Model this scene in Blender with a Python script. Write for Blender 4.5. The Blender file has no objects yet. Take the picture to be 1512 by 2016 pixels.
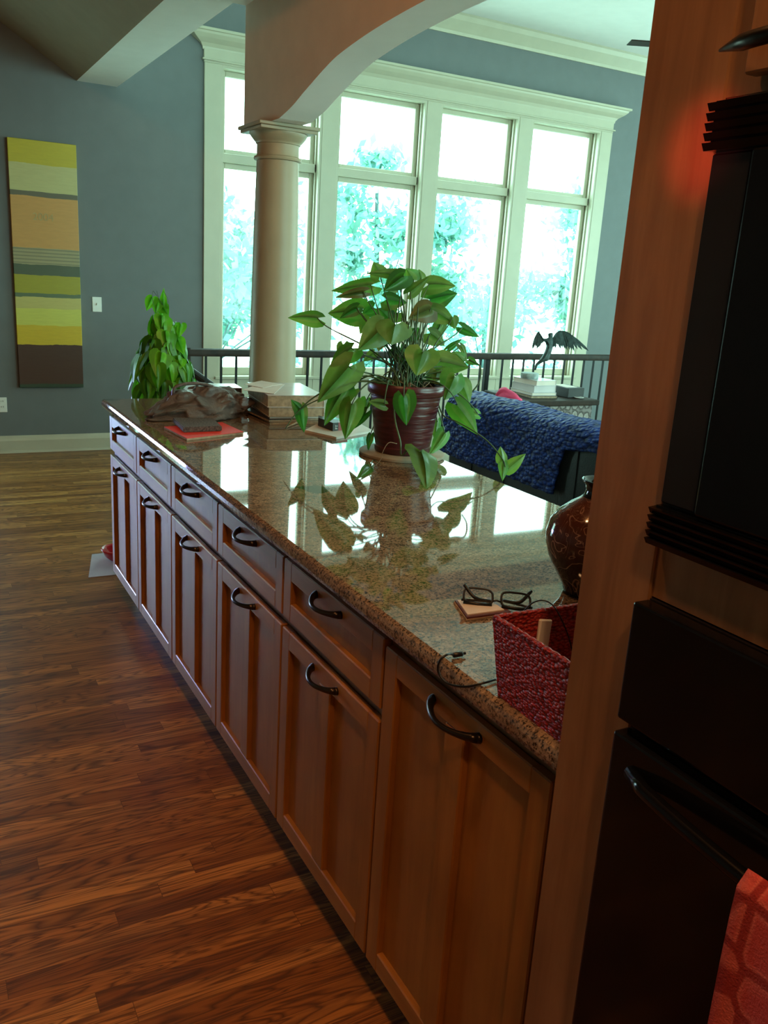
import bpy, bmesh, math, random
from mathutils import Vector, Matrix, noise
random.seed(7)
R = random.Random(11)
PI = math.pi
sc = bpy.context.scene
COL = sc.collection

# ------------------------------------------------------------------ camera
CAM = Vector((-0.78387727, -3.9340041, 1.52431518))
CF = Vector((0.46970545, 0.8422854, -0.26444677))
CR = Vector((0.87972677, -0.47163194, 0.0603666))
CU = Vector((0.07387564, 0.26099542, 0.96250911))
FPX = 1701.65


def ray(u, v):
    return CF + CR * ((u - 756) / FPX) - CU * ((v - 1008) / FPX)


def at(u, v, ax, val):
    d = ray(u, v); k = 'xyz'.index(ax)
    return CAM + d * ((val - CAM[k]) / d[k])


def atd(u, v, depth):
    return CAM + ray(u, v) * depth


def depth_of(p):
    return (Vector(p) - CAM).dot(CF)


cam = bpy.data.cameras.new('camera'); camo = bpy.data.objects.new('camera', cam); COL.objects.link(camo)
cam.sensor_fit = 'VERTICAL'; cam.sensor_height = 24.0; cam.sensor_width = 18.0
cam.lens = FPX / 2016 * 24.0; cam.clip_start = 0.02
M = Matrix((CR, CU, -CF)).transposed().to_4x4(); M.translation = CAM
camo.matrix_world = M
sc.camera = camo


# ------------------------------------------------------------------ materials
class NT:
    def __init__(s, name):
        s.m = bpy.data.materials.new(name); s.m.use_nodes = True
        s.t = s.m.node_tree; s.n = s.t.nodes; s.l = s.t.links
        s.b = s.n['Principled BSDF']

    def node(s, t, **kw):
        x = s.n.new(t)
        for k, v in kw.items():
            if k in x.inputs: x.inputs[k].default_value = v
            else: setattr(x, k, v)
        return x

    def link(s, a, b): s.l.new(a, b)

    def math(s, op, a, b=None, c=None):
        x = s.n.new('ShaderNodeMath'); x.operation = op
        for i, q in enumerate((a, b, c)):
            if q is None: continue
            if isinstance(q, (int, float)): x.inputs[i].default_value = q
            else: s.l.new(q, x.inputs[i])
        return x.outputs[0]

    def ramp(s, fac, stops, interp='LINEAR'):
        x = s.n.new('ShaderNodeValToRGB'); x.color_ramp.interpolation = interp
        e = x.color_ramp.elements
        while len(e) < len(stops): e.new(0.5)
        for i, (p, c) in enumerate(stops):
            e[i].position = p; e[i].color = (*c, 1) if len(c) == 3 else c
        s.l.new(fac, x.inputs[0]); return x.outputs[0]

    def mix(s, fac, a, b, mode='MIX'):
        x = s.n.new('ShaderNodeMix'); x.data_type = 'RGBA'; x.blend_type = mode
        for i, q in ((0, fac), (6, a), (7, b)):
            if isinstance(q, (int, float)): x.inputs[i].default_value = q
            elif isinstance(q, tuple): x.inputs[i].default_value = (*q, 1)
            else: s.l.new(q, x.inputs[i])
        return x.outputs[2]

    def coords(s, scale=(1, 1, 1), loc=(0, 0, 0), rot=(0, 0, 0)):
        tc = s.n.new('ShaderNodeTexCoord'); mp = s.n.new('ShaderNodeMapping')
        mp.inputs['Scale'].default_value = scale; mp.inputs['Location'].default_value = loc
        mp.inputs['Rotation'].default_value = rot
        s.l.new(tc.outputs['Object'], mp.inputs[0]); return mp.outputs[0]

    def noise(s, vec, scale, detail=4, rough=.5, dist=0):
        x = s.n.new('ShaderNodeTexNoise'); x.inputs['Scale'].default_value = scale
        x.inputs['Detail'].default_value = detail; x.inputs['Roughness'].default_value = rough
        x.inputs['Distortion'].default_value = dist
        s.l.new(vec, x.inputs['Vector']); return x.outputs[0]

    def bump(s, h, strength=.3, dist=.01):
        x = s.n.new('ShaderNodeBump'); x.inputs['Strength'].default_value = strength
        x.inputs['Distance'].default_value = dist
        s.l.new(h, x.inputs['Height']); s.l.new(x.outputs[0], s.b.inputs['Normal'])


def simple(name, col, rough=.5, metal=0, bump=0, bscale=60, var=.06, coat=0, vscale=9):
    t = NT(name); v = t.coords()
    n = t.noise(v, vscale, 4)
    c0 = tuple(max(0, c * (1 - var * 2)) for c in col); c1 = tuple(min(1, c * (1 + var * 2)) for c in col)
    t.link(t.ramp(n, [(.3, c0), (.7, c1)]), t.b.inputs['Base Color'])
    t.b.inputs['Roughness'].default_value = rough; t.b.inputs['Metallic'].default_value = metal
    t.b.inputs['Coat Weight'].default_value = coat
    if bump: t.bump(t.noise(v, bscale, 3), bump, .004)
    return t.m


MAT = {}
MAT['wall'] = simple('grey_wall_paint', (.152, .165, .172), .75, bump=.08, bscale=180, var=.02)
MAT['ceil'] = simple('white_ceiling_paint', (.86, .86, .84), .8, bump=.05, bscale=150, var=.01)
MAT['beige'] = simple('beige_ceiling_paint', (.36, .29, .22), .8, bump=.05, bscale=150, var=.02)
MAT['tan'] = simple('tan_arch_paint', (.64, .45, .34), .75, bump=.05, bscale=150, var=.02)
MAT['trim'] = simple('cream_trim_paint', (.50, .47, .36), .4, var=.015)
MAT['column'] = simple('cream_column_paint', (.36, .28, .18), .45, var=.02)
MAT['black'] = simple('black_gloss', (.004, .004, .005), .12, var=.1)
MAT['blackpanel'] = simple('black_satin', (.012, .010, .012), .3, var=.1)
MAT['iron'] = simple('black_iron', (.012, .012, .013), .45, metal=.3)
MAT['bronze'] = simple('dark_bronze', (.05, .038, .03), .28, metal=.9, var=.2)
MAT['handrail'] = simple('dark_handrail_wood', (.022, .012, .008), .5, var=.25, vscale=20)
MAT['white'] = simple('white_plastic', (.75, .75, .72), .4, var=.01)
MAT['paper'] = simple('paper', (.72, .64, .58), .7, var=.03)
MAT['leather'] = simple('dark_leather', (.006, .009, .013), .42, bump=.3, bscale=120, var=.15)
MAT['pink'] = simple('pink_fabric', (.80, .07, .20), .8, bump=.2, bscale=90, var=.1)
MAT['soil'] = simple('soil', (.035, .022, .014), .95, bump=.8, bscale=80, var=.4, vscale=50)
MAT['stem'] = simple('plant_stem', (.045, .09, .03), .5, var=.2)
MAT['root'] = simple('dry_root', (.22, .15, .09), .8, var=.2)
MAT['statue'] = simple('verdigris_bronze', (.035, .055, .055), .45, metal=.5, var=.3, vscale=40)
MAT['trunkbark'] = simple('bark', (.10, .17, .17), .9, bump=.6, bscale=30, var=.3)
MAT['redgloss'] = simple('red_ceramic', (.55, .02, .03), .12, var=.05)
MAT['mat'] = simple('pale_mat', (.45, .45, .50), .7, bump=.4, bscale=300, var=.05)
MAT['redfolder'] = simple('red_cover', (.80, .03, .012), .6, var=.04)
MAT['tanpages'] = simple('tan_pages', (.36, .27, .18), .8, var=.15, vscale=60)
MAT['bookwhite'] = simple('book_white', (.62, .60, .62), .22, var=.03)
MAT['darkbook'] = simple('dark_cover', (.03, .03, .032), .5, var=.1)
MAT['rubber'] = simple('black_rubber', (.004, .004, .0045), .35)
MAT['pebble'] = simple('brown_tweed', (.10, .07, .06), .8, bump=.7, bscale=220, var=.35, vscale=150)
MAT['redbox'] = simple('red_box', (.30, .05, .05), .5)
MAT['ground'] = simple('bounce_pale_ground', (.55, .62, .58), .95, var=.3)  # ground paled so it bounces light up to the ceiling
MAT['lightblue'] = simple('blue_paper', (.50, .62, .70), .5)
for k_ in ('black', 'blackpanel', 'leather', 'handrail', 'iron'): MAT[k_].node_tree.nodes['Principled BSDF'].inputs['Specular IOR Level'].default_value = .22
MAT['greywash'] = simple('greywash', (.30, .36, .36), .7, var=.2, vscale=25)


def wood_mat(name, base, dark, rough=.33, axis='z', coat=.25):
    t = NT(name)
    s = {'z': (9, 9, .9), 'y': (9, .9, 9), 'x': (.9, 9, 9)}[axis]
    v = t.coords(s)
    n = t.noise(v, 3.0, 8, .6, .6)
    f = t.noise(t.coords(tuple(k * 6 for k in s)), 4, 3, .6)
    bl = t.noise(t.coords(), 3.2, 4, .55)
    c = t.ramp(n, [(.32, dark), (.68, base)])
    c = t.mix(t.math('MULTIPLY', f, .35), c, dark)
    c = t.mix(t.ramp(bl, [(.35, (.45, .45, .45)), (.6, (0, 0, 0))]), c, tuple(k * .55 for k in dark))
    t.link(c, t.b.inputs['Base Color'])
    t.b.inputs['Roughness'].default_value = rough
    t.b.inputs['Coat Weight'].default_value = coat * .3; t.b.inputs['Coat Roughness'].default_value = .25; t.b.inputs['Specular IOR Level'].default_value = .35
    t.bump(n, .05, .002)
    return t.m


MAT['wood'] = wood_mat('honey_maple', (.40, .165, .034), (.27, .10, .018))
MAT['woodh'] = wood_mat('honey_maple_rail', (.43, .185, .040), (.29, .11, .021), axis='y')
MAT['woodt'] = wood_mat('tall_maple', (.33, .165, .072), (.20, .090, .035), rough=.38)
MAT['wooddark'] = wood_mat('shadow_wood', (.10, .035, .014), (.06, .02, .008))  # toe-kick wood darkened to stand in for shade under the doors
MAT['coaster'] = wood_mat('cork_disc', (.42, .36, .28), (.28, .22, .16), .8, 'x', 0)


def floor_mat():
    t = NT('oak_strip_floor')
    tc = t.node('ShaderNodeTexCoord')
    br = t.node('ShaderNodeTexBrick')
    br.offset = .37; br.offset_frequency = 2; br.squash = 1
    for k, v in {'Scale': 1, 'Mortar Size': .0007, 'Mortar Smooth': .4, 'Bias': 0, 'Brick Width': .83, 'Row Height': .0572}.items():
        br.inputs[k].default_value = v
    br.inputs['Color1'].default_value = (0, 0, 0, 1); br.inputs['Color2'].default_value = (1, 1, 1, 1)
    br.inputs['Mortar'].default_value = (.5, .5, .5, 1)
    # wobble joints so butt joints do not line up
    sp = t.node('ShaderNodeSeparateXYZ'); t.link(tc.outputs['Object'], sp.inputs[0])
    row = t.math('FLOOR', t.math('DIVIDE', sp.outputs[1], .0572))
    sh = t.math('MULTIPLY', t.math('FRACT', t.math('MULTIPLY', t.math('SINE', t.math('MULTIPLY', row, 12.9898)), 43758.5)), 3.0)
    cx = t.math('ADD', sp.outputs[0], sh)
    cb = t.node('ShaderNodeCombineXYZ'); t.link(cx, cb.inputs[0]); t.link(sp.outputs[1], cb.inputs[1])
    t.link(cb.outputs[0], br.inputs['Vector'])
    rnd = t.node('ShaderNodeSeparateColor'); t.link(br.outputs['Color'], rnd.inputs[0]); rv = rnd.outputs[0]
    off = t.math('MULTIPLY', rv, 37.0)

    def vec(sx, sy):
        c = t.node('ShaderNodeCombineXYZ')
        t.link(t.math('ADD', t.math('MULTIPLY', sp.outputs[0], sx), off), c.inputs[0])
        t.link(t.math('ADD', t.math('MULTIPLY', sp.outputs[1], sy), t.math('MULTIPLY', rv, 11.0)), c.inputs[1])
        t.link(off, c.inputs[2]); return c.outputs[0]
    big = t.noise(vec(.9, 9), 1.4, 3, .5, .8)
    # cathedral rings
    ring = t.math('FRACT', t.math('MULTIPLY', big, 15.0))
    ringc = t.math('ABSOLUTE', t.math('SUBTRACT', ring, .5))
    rl = t.ramp(ringc, [(.0, (1, 1, 1)), (.16, (.5, .5, .5)), (.34, (0, 0, 0))])
    fine = t.noise(vec(2.4, 130), 1.0, 5, .65)
    mid = t.noise(vec(1.1, 30), 1.0, 6, .6, .5)
    base = t.ramp(rv, [(0, (.27, .092, .020)), (.3, (.38, .14, .030)), (.62, (.47, .185, .042)), (.9, (.62, .27, .07)), (1, (.70, .33, .09))])
    c = t.mix(t.math('MULTIPLY', rl, .80), base, (.050, .014, .006))
    c = t.mix(t.ramp(fine, [(.46, (0, 0, 0)), (.72, (.5, .5, .5))]), c, (.09, .026, .009))
    c = t.mix(t.ramp(mid, [(.50, (0, 0, 0)), (.70, (.7, .7, .7))]), c, (.08, .024, .009))
    c = t.mix(t.math('MULTIPLY', br.outputs['Fac'], .75), c, (.03, .010, .005))
    t.link(c, t.b.inputs['Base Color'])
    t.link(t.ramp(mid, [(.3, (.34, .34, .34)), (.8, (.45, .45, .45))]), t.b.inputs['Roughness']); t.b.inputs['Specular IOR Level'].default_value = .4
    t.b.inputs['Coat Weight'].default_value = .15; t.b.inputs['Coat Roughness'].default_value = .22
    t.bump(t.math('SUBTRACT', fine, t.math('MULTIPLY', br.outputs['Fac'], 1.5)), .12, .002)
    return t.m


MAT['floor'] = floor_mat()


def granite_mat():
    t = NT('brown_speckled_granite')
    v = t.coords()
    vs = t.coords((.55, 1.0, 1.0), rot=(0, 0, .35))
    big = t.noise(vs, 4.5, 5, .6, 1.2)
    med = t.noise(vs, 55, 5, .7, .4)
    fin = t.noise(v, 190, 3, .7)
    c = t.ramp(big, [(.25, (.15, .095, .062)), (.42, (.24, .155, .10)), (.55, (.29, .20, .13)), (.75, (.21, .165, .125))])
    c = t.mix(t.ramp(med, [(.36, (.6, .6, .6)), (.48, (0, 0, 0))]), c, (.045, .032, .026))
    c = t.mix(t.ramp(med, [(.56, (0, 0, 0)), (.70, (.6, .6, .6))]), c, (.46, .33, .22))
    c = t.mix(t.ramp(fin, [(.40, (.95, .95, .95)), (.49, (0, 0, 0))]), c, (.014, .012, .011))
    c = t.mix(t.ramp(fin, [(.60, (0, 0, 0)), (.72, (.6, .6, .6))]), c, (.55, .40, .26))
    bl = t.noise(t.coords((1, 1, 1), (3.1, 5.7, 0)), 7, 2, .4)
    c = t.mix(t.ramp(bl, [(.70, (0, 0, 0)), (.74, (.9, .9, .9))]), c, (.03, .035, .03))
    t.link(c, t.b.inputs['Base Color'])
    t.b.inputs['Roughness'].default_value = .035; t.b.inputs['IOR'].default_value = 1.6
    return t.m


MAT['granite'] = granite_mat()


def leaf_mat(name, cols, trans=.35, scale=30, rough=.35):
    t = NT(name); v = t.coords()
    n = t.noise(v, scale * .35, 3); n2 = t.noise(v, scale * 3, 3)
    k = len(cols)
    c = t.ramp(t.math('ADD', t.math('MULTIPLY', n, .85), t.math('MULTIPLY', n2, .15)), [(.3 + .4 * i / max(1, k - 1), cc) for i, cc in enumerate(cols)])
    at_ = t.node('ShaderNodeAttribute', attribute_name='tint')
    c = t.mix(1.0, c, at_.outputs['Color'], 'MULTIPLY')
    t.link(c, t.b.inputs['Base Color']); t.b.inputs['Roughness'].default_value = rough
    tr = t.node('ShaderNodeBsdfTranslucent'); t.link(t.mix(1.0, c, (1.6, 1.9, .9), 'MULTIPLY'), tr.inputs[0])
    mx = t.node('ShaderNodeMixShader'); mx.inputs[0].default_value = trans
    t.link(t.b.outputs[0], mx.inputs[1]); t.link(tr.outputs[0], mx.inputs[2])
    t.link(mx.outputs[0], t.n['Material Output'].inputs[0])
    return t.m


MAT['leaf'] = leaf_mat('arrowhead_leaf', [(.07, .15, .035), (.12, .22, .06), (.20, .30, .11)], .42, 22)
MAT['pothos'] = leaf_mat('pothos_leaf', [(.06, .25, .012), (.10, .38, .02), (.24, .58, .04)], .35, 14)
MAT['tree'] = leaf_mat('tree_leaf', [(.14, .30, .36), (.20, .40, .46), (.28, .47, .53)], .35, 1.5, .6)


def glass_mat():
    t = NT('window_glass')
    tr = t.node('ShaderNodeBsdfTransparent'); tr.inputs[0].default_value = (.95, 1, .98, 1)
    gl = t.node('ShaderNodeBsdfGlossy'); gl.inputs['Roughness'].default_value = .01
    mx = t.node('ShaderNodeMixShader'); mx.inputs[0].default_value = .05
    t.link(tr.outputs[0], mx.inputs[1]); t.link(gl.outputs[0], mx.inputs[2])
    t.link(mx.outputs[0], t.n['Material Output'].inputs[0]); return t.m


MAT['glass'] = glass_mat()


def painting_mat():
    t = NT('abstract_striped_painting')
    tc = t.node('ShaderNodeTexCoord'); sp = t.node('ShaderNodeSeparateXYZ'); t.link(tc.outputs['Object'], sp.inputs[0])
    nz = t.noise(t.coords((1.5, 1, 14)), 3, 5, .6)
    z = t.math('ADD', t.math('DIVIDE', sp.outputs[2], 1.797), t.math('MULTIPLY', t.math('SUBTRACT', nz, .5), .016))
    f = [0, .013, .183, .263, .335, .38, .398, .472, .512, .58, .785, .804, .91, 1.0]
    cols = [(.02, .045, .02), (.060, .015, .005), (.62, .42, .012), (.58, .55, .09), (.52, .44, .13), (.10, .14, .07), (.34, .30, .015),
            (.07, .09, .05), (.34, .29, .15), (.56, .28, .075), (.12, .11, .07), (.50, .46, .20), (.50, .40, .02)]
    c = t.ramp(z, [(f[i], cols[i]) for i in range(13)], 'CONSTANT')
    st = t.math('SINE', t.math('MULTIPLY', sp.outputs[2], 250.0))
    inband = t.math('MULTIPLY', t.math('GREATER_THAN', z, .512), t.math('LESS_THAN', z, .585))
    c = t.mix(t.math('MULTIPLY', t.math('MULTIPLY', inband, t.math('GREATER_THAN', st, .35)), .5), c, (.10, .10, .07))
    n2 = t.noise(t.coords((1, 1, 8)), 9, 6, .7)
    c = t.mix(t.math('MULTIPLY', t.math('SUBTRACT', n2, .35), .35), c, (.07, .05, .015))
    t.link(c, t.b.inputs['Base Color']); t.b.inputs['Roughness'].default_value = .5
    t.bump(n2, .3, .003)
    return t.m


MAT['painting'] = painting_mat()


def quilt_mat():
    t = NT('blue_quilted_fabric')
    v = t.coords((12, 36, 56))
    vo = t.node('ShaderNodeTexVoronoi'); vo.inputs['Scale'].default_value = 1.0; t.link(v, vo.inputs['Vector'])
    c = t.ramp(vo.outputs['Distance'], [(0, (.012, .055, .36)), (.6, (.004, .020, .14)), (1, (.001, .005, .035))])
    t.link(c, t.b.inputs['Base Color']); t.b.inputs['Roughness'].default_value = .55
    t.b.inputs['Specular IOR Level'].default_value = .2
    t.bump(t.math('SUBTRACT', 1.0, vo.outputs['Distance']), .8, .02)
    return t.m


MAT['quilt'] = quilt_mat()


def weave_mat(name, a, b, sc_=70):
    t = NT(name); v = t.coords((1, 1, 1))
    ch = t.node('ShaderNodeTexVoronoi'); ch.inputs['Scale'].default_value = sc_; t.link(t.coords((1, 1, 1.6)), ch.inputs['Vector'])
    c = t.ramp(ch.outputs['Distance'], [(0, b), (.45, a), (1, tuple(k * .25 for k in a))])
    t.link(c, t.b.inputs['Base Color']); t.b.inputs['Roughness'].default_value = .5
    t.bump(t.math('SUBTRACT', 1.0, ch.outputs['Distance']), .7, .006)
    return t.m


MAT['basket'] = weave_mat('red_woven_basket', (.30, .006, .005), (.44, .03, .02), 150)


def pot_mat():
    t = NT('burgundy_glazed_pot'); v = t.coords((1, 1, 1))
    w = t.noise(t.coords((6, 6, 55)), 1.4, 2, .5)
    t.link(t.ramp(w, [(.3, (.045, .007, .010)), (.7, (.085, .013, .016))]), t.b.inputs['Base Color'])
    t.b.inputs['Roughness'].default_value = .32; t.bump(w, .7, .006); return t.m


MAT['pot'] = pot_mat()


def vase_mat():
    t = NT('etched_brown_vase'); v = t.coords()
    n = t.noise(v, 14, 2, .4, 1.0)
    l1 = t.math('ABSOLUTE', t.math('SUBTRACT', t.math('FRACT', t.math('MULTIPLY', n, 8.0)), .5))
    line = t.ramp(l1, [(0, (.9, .9, .9)), (.035, (.5, .5, .5)), (.060, (0, 0, 0))])
    n3 = t.noise(t.coords((2.2, 2.2, .35)), 26, 3, .4, .7)
    l2 = t.math('ABSOLUTE', t.math('SUBTRACT', t.math('FRACT', t.math('MULTIPLY', n3, 6.0)), .5))
    msk = t.ramp(t.noise(v, 9, 1), [(.5, (0, 0, 0)), (.54, (1, 1, 1))])
    line2 = t.mix(1.0, t.ramp(l2, [(0, (.8, .8, .8)), (.05, (0, 0, 0))]), msk, 'MULTIPLY')
    sp = t.node('ShaderNodeSeparateXYZ'); t.link(v, sp.inputs[0])
    body = t.ramp(t.math('MULTIPLY', sp.outputs[2], 4.0), [(0, (.012, .009, .006)), (.42, (.05, .014, .009)), (.80, (.09, .022, .012)), (.86, (.006, .006, .007))])
    c = t.mix(line, body, (.38, .20, .12)); c = t.mix(line2, c, (.38, .20, .12))
    top = t.math('GREATER_THAN', sp.outputs[2], .205)
    c = t.mix(top, c, (.006, .006, .007))
    t.link(c, t.b.inputs['Base Color']); t.b.inputs['Roughness'].default_value = .09
    return t.m


MAT['vase'] = vase_mat()


def bag_mat():
    t = NT('grey_plastic_bag'); v = t.coords()
    n = t.noise(v, 9, 4, .6, 1)
    t.link(t.ramp(n, [(.3, (.10, .08, .072)), (.7, (.20, .165, .15))]), t.b.inputs['Base Color'])
    t.b.inputs['Roughness'].default_value = .28
    t.bump(t.noise(t.coords((1, 1, 1)), 38, 4, .6, 1.5), .55, .012)
    tr = t.node('ShaderNodeBsdfTransparent')
    mx = t.node('ShaderNodeMixShader'); mx.inputs[0].default_value = .12
    t.link(t.b.outputs[0], mx.inputs[1]); t.link(tr.outputs[0], mx.inputs[2])
    t.link(mx.outputs[0], t.n['Material Output'].inputs[0]); return t.m


MAT['bag'] = bag_mat()


def towel_mat():
    t = NT('red_patterned_towel'); v = t.coords((1, 22, 17))
    vo = t.node('ShaderNodeTexVoronoi'); vo.feature = 'DISTANCE_TO_EDGE'; t.link(v, vo.inputs['Vector']); vo.inputs['Scale'].default_value = 1.0
    vo.inputs['Randomness'].default_value = .35
    c = t.ramp(vo.outputs['Distance'], [(0, (.30, .02, .02)), (.07, (.33, .025, .025)), (.11, (.62, .12, .10)), (.2, (.50, .05, .05)), (.45, (.55, .07, .06))])
    t.link(c, t.b.inputs['Base Color']); t.b.inputs['Roughness'].default_value = .9
    t.bump(t.noise(t.coords(), 400, 2), .5, .003); return t.m


MAT['towel'] = towel_mat()


def carved_mat():
    t = NT('whitewashed_carving'); v = t.coords((16, 16, 14))
    vo = t.node('ShaderNodeTexVoronoi'); t.link(v, vo.inputs['Vector']); vo.inputs['Randomness'].default_value = .3; vo.inputs['Scale'].default_value = 1.0
    n = t.noise(t.coords(), 40, 4)
    d = t.math('ADD', vo.outputs['Distance'], t.math('MULTIPLY', t.math('SUBTRACT', n, .5), .35))
    c = t.ramp(d, [(.10, (.03, .025, .025)), (.2, (.26, .24, .23)), (.42, (.34, .32, .31)), (.52, (.045, .035, .035)), (.7, (.22, .20, .20))])
    t.link(c, t.b.inputs['Base Color']); t.b.inputs['Roughness'].default_value = .8
    t.bump(d, .6, .01); return t.m


MAT['carved'] = carved_mat()


def lens_mat():
    t = NT('spectacle_lens')
    tr = t.node('ShaderNodeBsdfTransparent'); gl = t.node('ShaderNodeBsdfGlossy'); gl.inputs['Roughness'].default_value = .02
    mx = t.node('ShaderNodeMixShader'); mx.inputs[0].default_value = .08
    t.link(tr.outputs[0], mx.inputs[1]); t.link(gl.outputs[0], mx.inputs[2])
    t.link(mx.outputs[0], t.n['Material Output'].inputs[0]); return t.m


MAT['lens'] = lens_mat()


# ------------------------------------------------------------------ mesh helpers
class MB:
    def __init__(s): s.b = bmesh.new()

    def box(s, x0, x1, y0, y1, z0, z1, bev=0, seg=2, mat=None):
        r = bmesh.ops.create_cube(s.b, size=1)
        vs = r['verts']
        for v in vs:
            v.co = Vector(((x0 + x1) / 2 + v.co.x * (x1 - x0), (y0 + y1) / 2 + v.co.y * (y1 - y0), (z0 + z1) / 2 + v.co.z * (z1 - z0)))
        if bev:
            es = list({e for v in vs for e in v.link_edges})
            g = bmesh.ops.bevel(s.b, geom=es, offset=bev, segments=seg, affect='EDGES', profile=.5)
            vs = list({v for f in g['faces'] for v in f.verts} | {v for v in vs if v.is_valid})
        if mat is not None:
            for v in vs: v.co = mat @ v.co
        return s

    def prism(s, pts, axis, a, b):
        """polygon pts (2D) in the plane across axis, extruded a..b"""
        def P(p, t):
            return {'x': (t, p[0], p[1]), 'y': (p[0], t, p[1]), 'z': (p[0], p[1], t)}[axis]
        v0 = [s.b.verts.new(P(p, a)) for p in pts]; v1 = [s.b.verts.new(P(p, b)) for p in pts]
        s.b.faces.new(v0); s.b.faces.new(v1[::-1])
        n = len(pts)
        for i in range(n): s.b.faces.new((v0[i], v0[(i + 1) % n], v1[(i + 1) % n], v1[i]))
        return s

    def lathe(s, prof, c=(0, 0, 0), n=32, cap=True, mat=None, close=False):
        rings = []
        for r, z in prof:
            ring = []
            for i in range(n):
                a = 2 * PI * i / n
                p = Vector((r * math.cos(a), r * math.sin(a), z))
                if mat is not None: p = mat @ p
                ring.append(s.b.verts.new(p + Vector(c)))
            rings.append(ring)
        for a, b in zip(rings, rings[1:]):
            for i in range(n): s.b.faces.new((a[i], a[(i + 1) % n], b[(i + 1) % n], b[i]))
        if close:
            a, b = rings[-1], rings[0]
            for i in range(n): s.b.faces.new((a[i], a[(i + 1) % n], b[(i + 1) % n], b[i]))
        elif cap:
            s.b.faces.new(rings[0][::-1]); s.b.faces.new(rings[-1])
        return s

    def tube(s, pts, rad, n=8, cap=True):
        pts = [Vector(p) for p in pts]
        rs = rad if isinstance(rad, (list, tuple)) else [rad] * len(pts)
        rings = []; up = None
        for i, p in enumerate(pts):
            t = (pts[min(i + 1, len(pts) - 1)] - pts[max(i - 1, 0)]).normalized()
            if up is None:
                up = Vector((0, 0, 1)) if abs(t.z) < .9 else Vector((1, 0, 0))
            a = (up - t * up.dot(t)).normalized(); b = t.cross(a); up = a
            rings.append([s.b.verts.new(p + (a * math.cos(2 * PI * k / n) + b * math.sin(2 * PI * k / n)) * rs[i]) for k in range(n)])
        for a, b in zip(rings, rings[1:]):
            for i in range(n): s.b.faces.new((a[i], a[(i + 1) % n], b[(i + 1) % n], b[i]))
        if cap: s.b.faces.new(rings[0][::-1]); s.b.faces.new(rings[-1])
        return s

    def grid(s, nu, nv, f):
        V = [[s.b.verts.new(f(i / nu, j / nv)) for j in range(nv + 1)] for i in range(nu + 1)]
        for i in range(nu):
            for j in range(nv): s.b.faces.new((V[i][j], V[i + 1][j], V[i + 1][j + 1], V[i][j + 1]))
        return V

    def build(s, name, mat, parent=None, smooth=False, loc=None, autos=None):
        bmesh.ops.recalc_face_normals(s.b, faces=s.b.faces)
        me = bpy.data.meshes.new(name); s.b.to_mesh(me); s.b.free()
        o = bpy.data.objects.new(name, me); COL.objects.link(o)
        me.materials.append(MAT[mat] if isinstance(mat, str) else mat)
        if smooth or autos:
            for p in me.polygons: p.use_smooth = True
            if autos:
                try: me.set_sharp_from_angle(angle=math.radians(autos))
                except Exception: pass
        if parent is not None:
            if isinstance(parent, bpy.types.Object):
                # vertices are in the world frame; bring them to the root frame
                root = parent; off = Vector((0, 0, 0))
                while root is not None: off += root.location; root = root.parent
                o.parent = parent
                if loc is None: me.transform(Matrix.Translation(-off))
                else: o.location = Vector(loc) - off; me.transform(Matrix.Translation(-Vector(loc)))
        elif loc is not None:
            me.transform(Matrix.Translation(-Vector(loc))); o.location = loc
        return o


def tag(o, label=None, cat=None, group=None, kind=None):
    if label: o['label'] = label
    if cat: o['category'] = cat
    if group: o['group'] = group
    if kind: o['kind'] = kind
    return o


def empty(name, loc, label, cat, group=None):
    o = bpy.data.objects.new(name, None); COL.objects.link(o); o.location = loc; o.empty_display_size = .05
    return tag(o, label, cat, group)


def copy_tree(o, parent=None):
    c = o.copy(); COL.objects.link(c)
    if parent is not None: c.parent = parent
    for ch in list(o.children): copy_tree(ch, c)
    return c


def text_mesh(name, curve, parent):
    t_ = bpy.data.objects.new('tmp', curve); COL.objects.link(t_)
    bpy.context.view_layer.update()
    me = bpy.data.meshes.new_from_object(t_.evaluated_get(bpy.context.evaluated_depsgraph_get()))
    bpy.data.objects.remove(t_); bpy.data.curves.remove(curve)
    o = bpy.data.objects.new(name, me); COL.objects.link(o); o.parent = parent
    return o


def struct(o): o['kind'] = 'structure'; return o


def bez(p0, p1, p2, p3, n=10):
    out = []
    for i in range(n + 1):
        t = i / n; q = 1 - t
        out.append(Vector(p0) * q ** 3 + Vector(p1) * 3 * q * q * t + Vector(p2) * 3 * q * t * t + Vector(p3) * t ** 3)
    return out


def catmull(P, n=6):
    P = [Vector(p) for p in P]; Q = [P[0] * 2 - P[1]] + P + [P[-1] * 2 - P[-2]]; out = []
    for i in range(1, len(Q) - 2):
        for k in range(n):
            t = k / n; a, b, c, d = Q[i - 1], Q[i], Q[i + 1], Q[i + 2]
            out.append(.5 * ((2 * b) + (c - a) * t + (2 * a - 5 * b + 4 * c - d) * t * t + (3 * b - a - 3 * c + d) * t ** 3))
    out.append(P[-1]); return out


# ================================================================== THE ROOM
YW = 3.30          # wall with the windows
XL, XR, YB = -3.8, 8.5, -6.5
# floors
struct(MB().box(XL, XR, YB, 1.80, -.03, 0).build('floor', 'floor'))
struct(MB().box(XL, .90, 1.80, YW, -.03, 0).build('floor', 'floor'))
struct(MB().box(.90, XR, 1.72, 1.80, -.32, -.03).build('trim_1', 'trim'))
struct(MB().box(.90, XR, 1.80, YW, -2.63, -2.60).build('floor', 'floor'))
struct(MB().box(.86, .90, 1.80, YW, -2.6, -.03).build('wall_stairwell', 'wall'))
struct(MB().box(.90, XR, 1.66, 1.72, -2.6, -.03).build('wall_stairwell', 'wall'))

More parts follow.
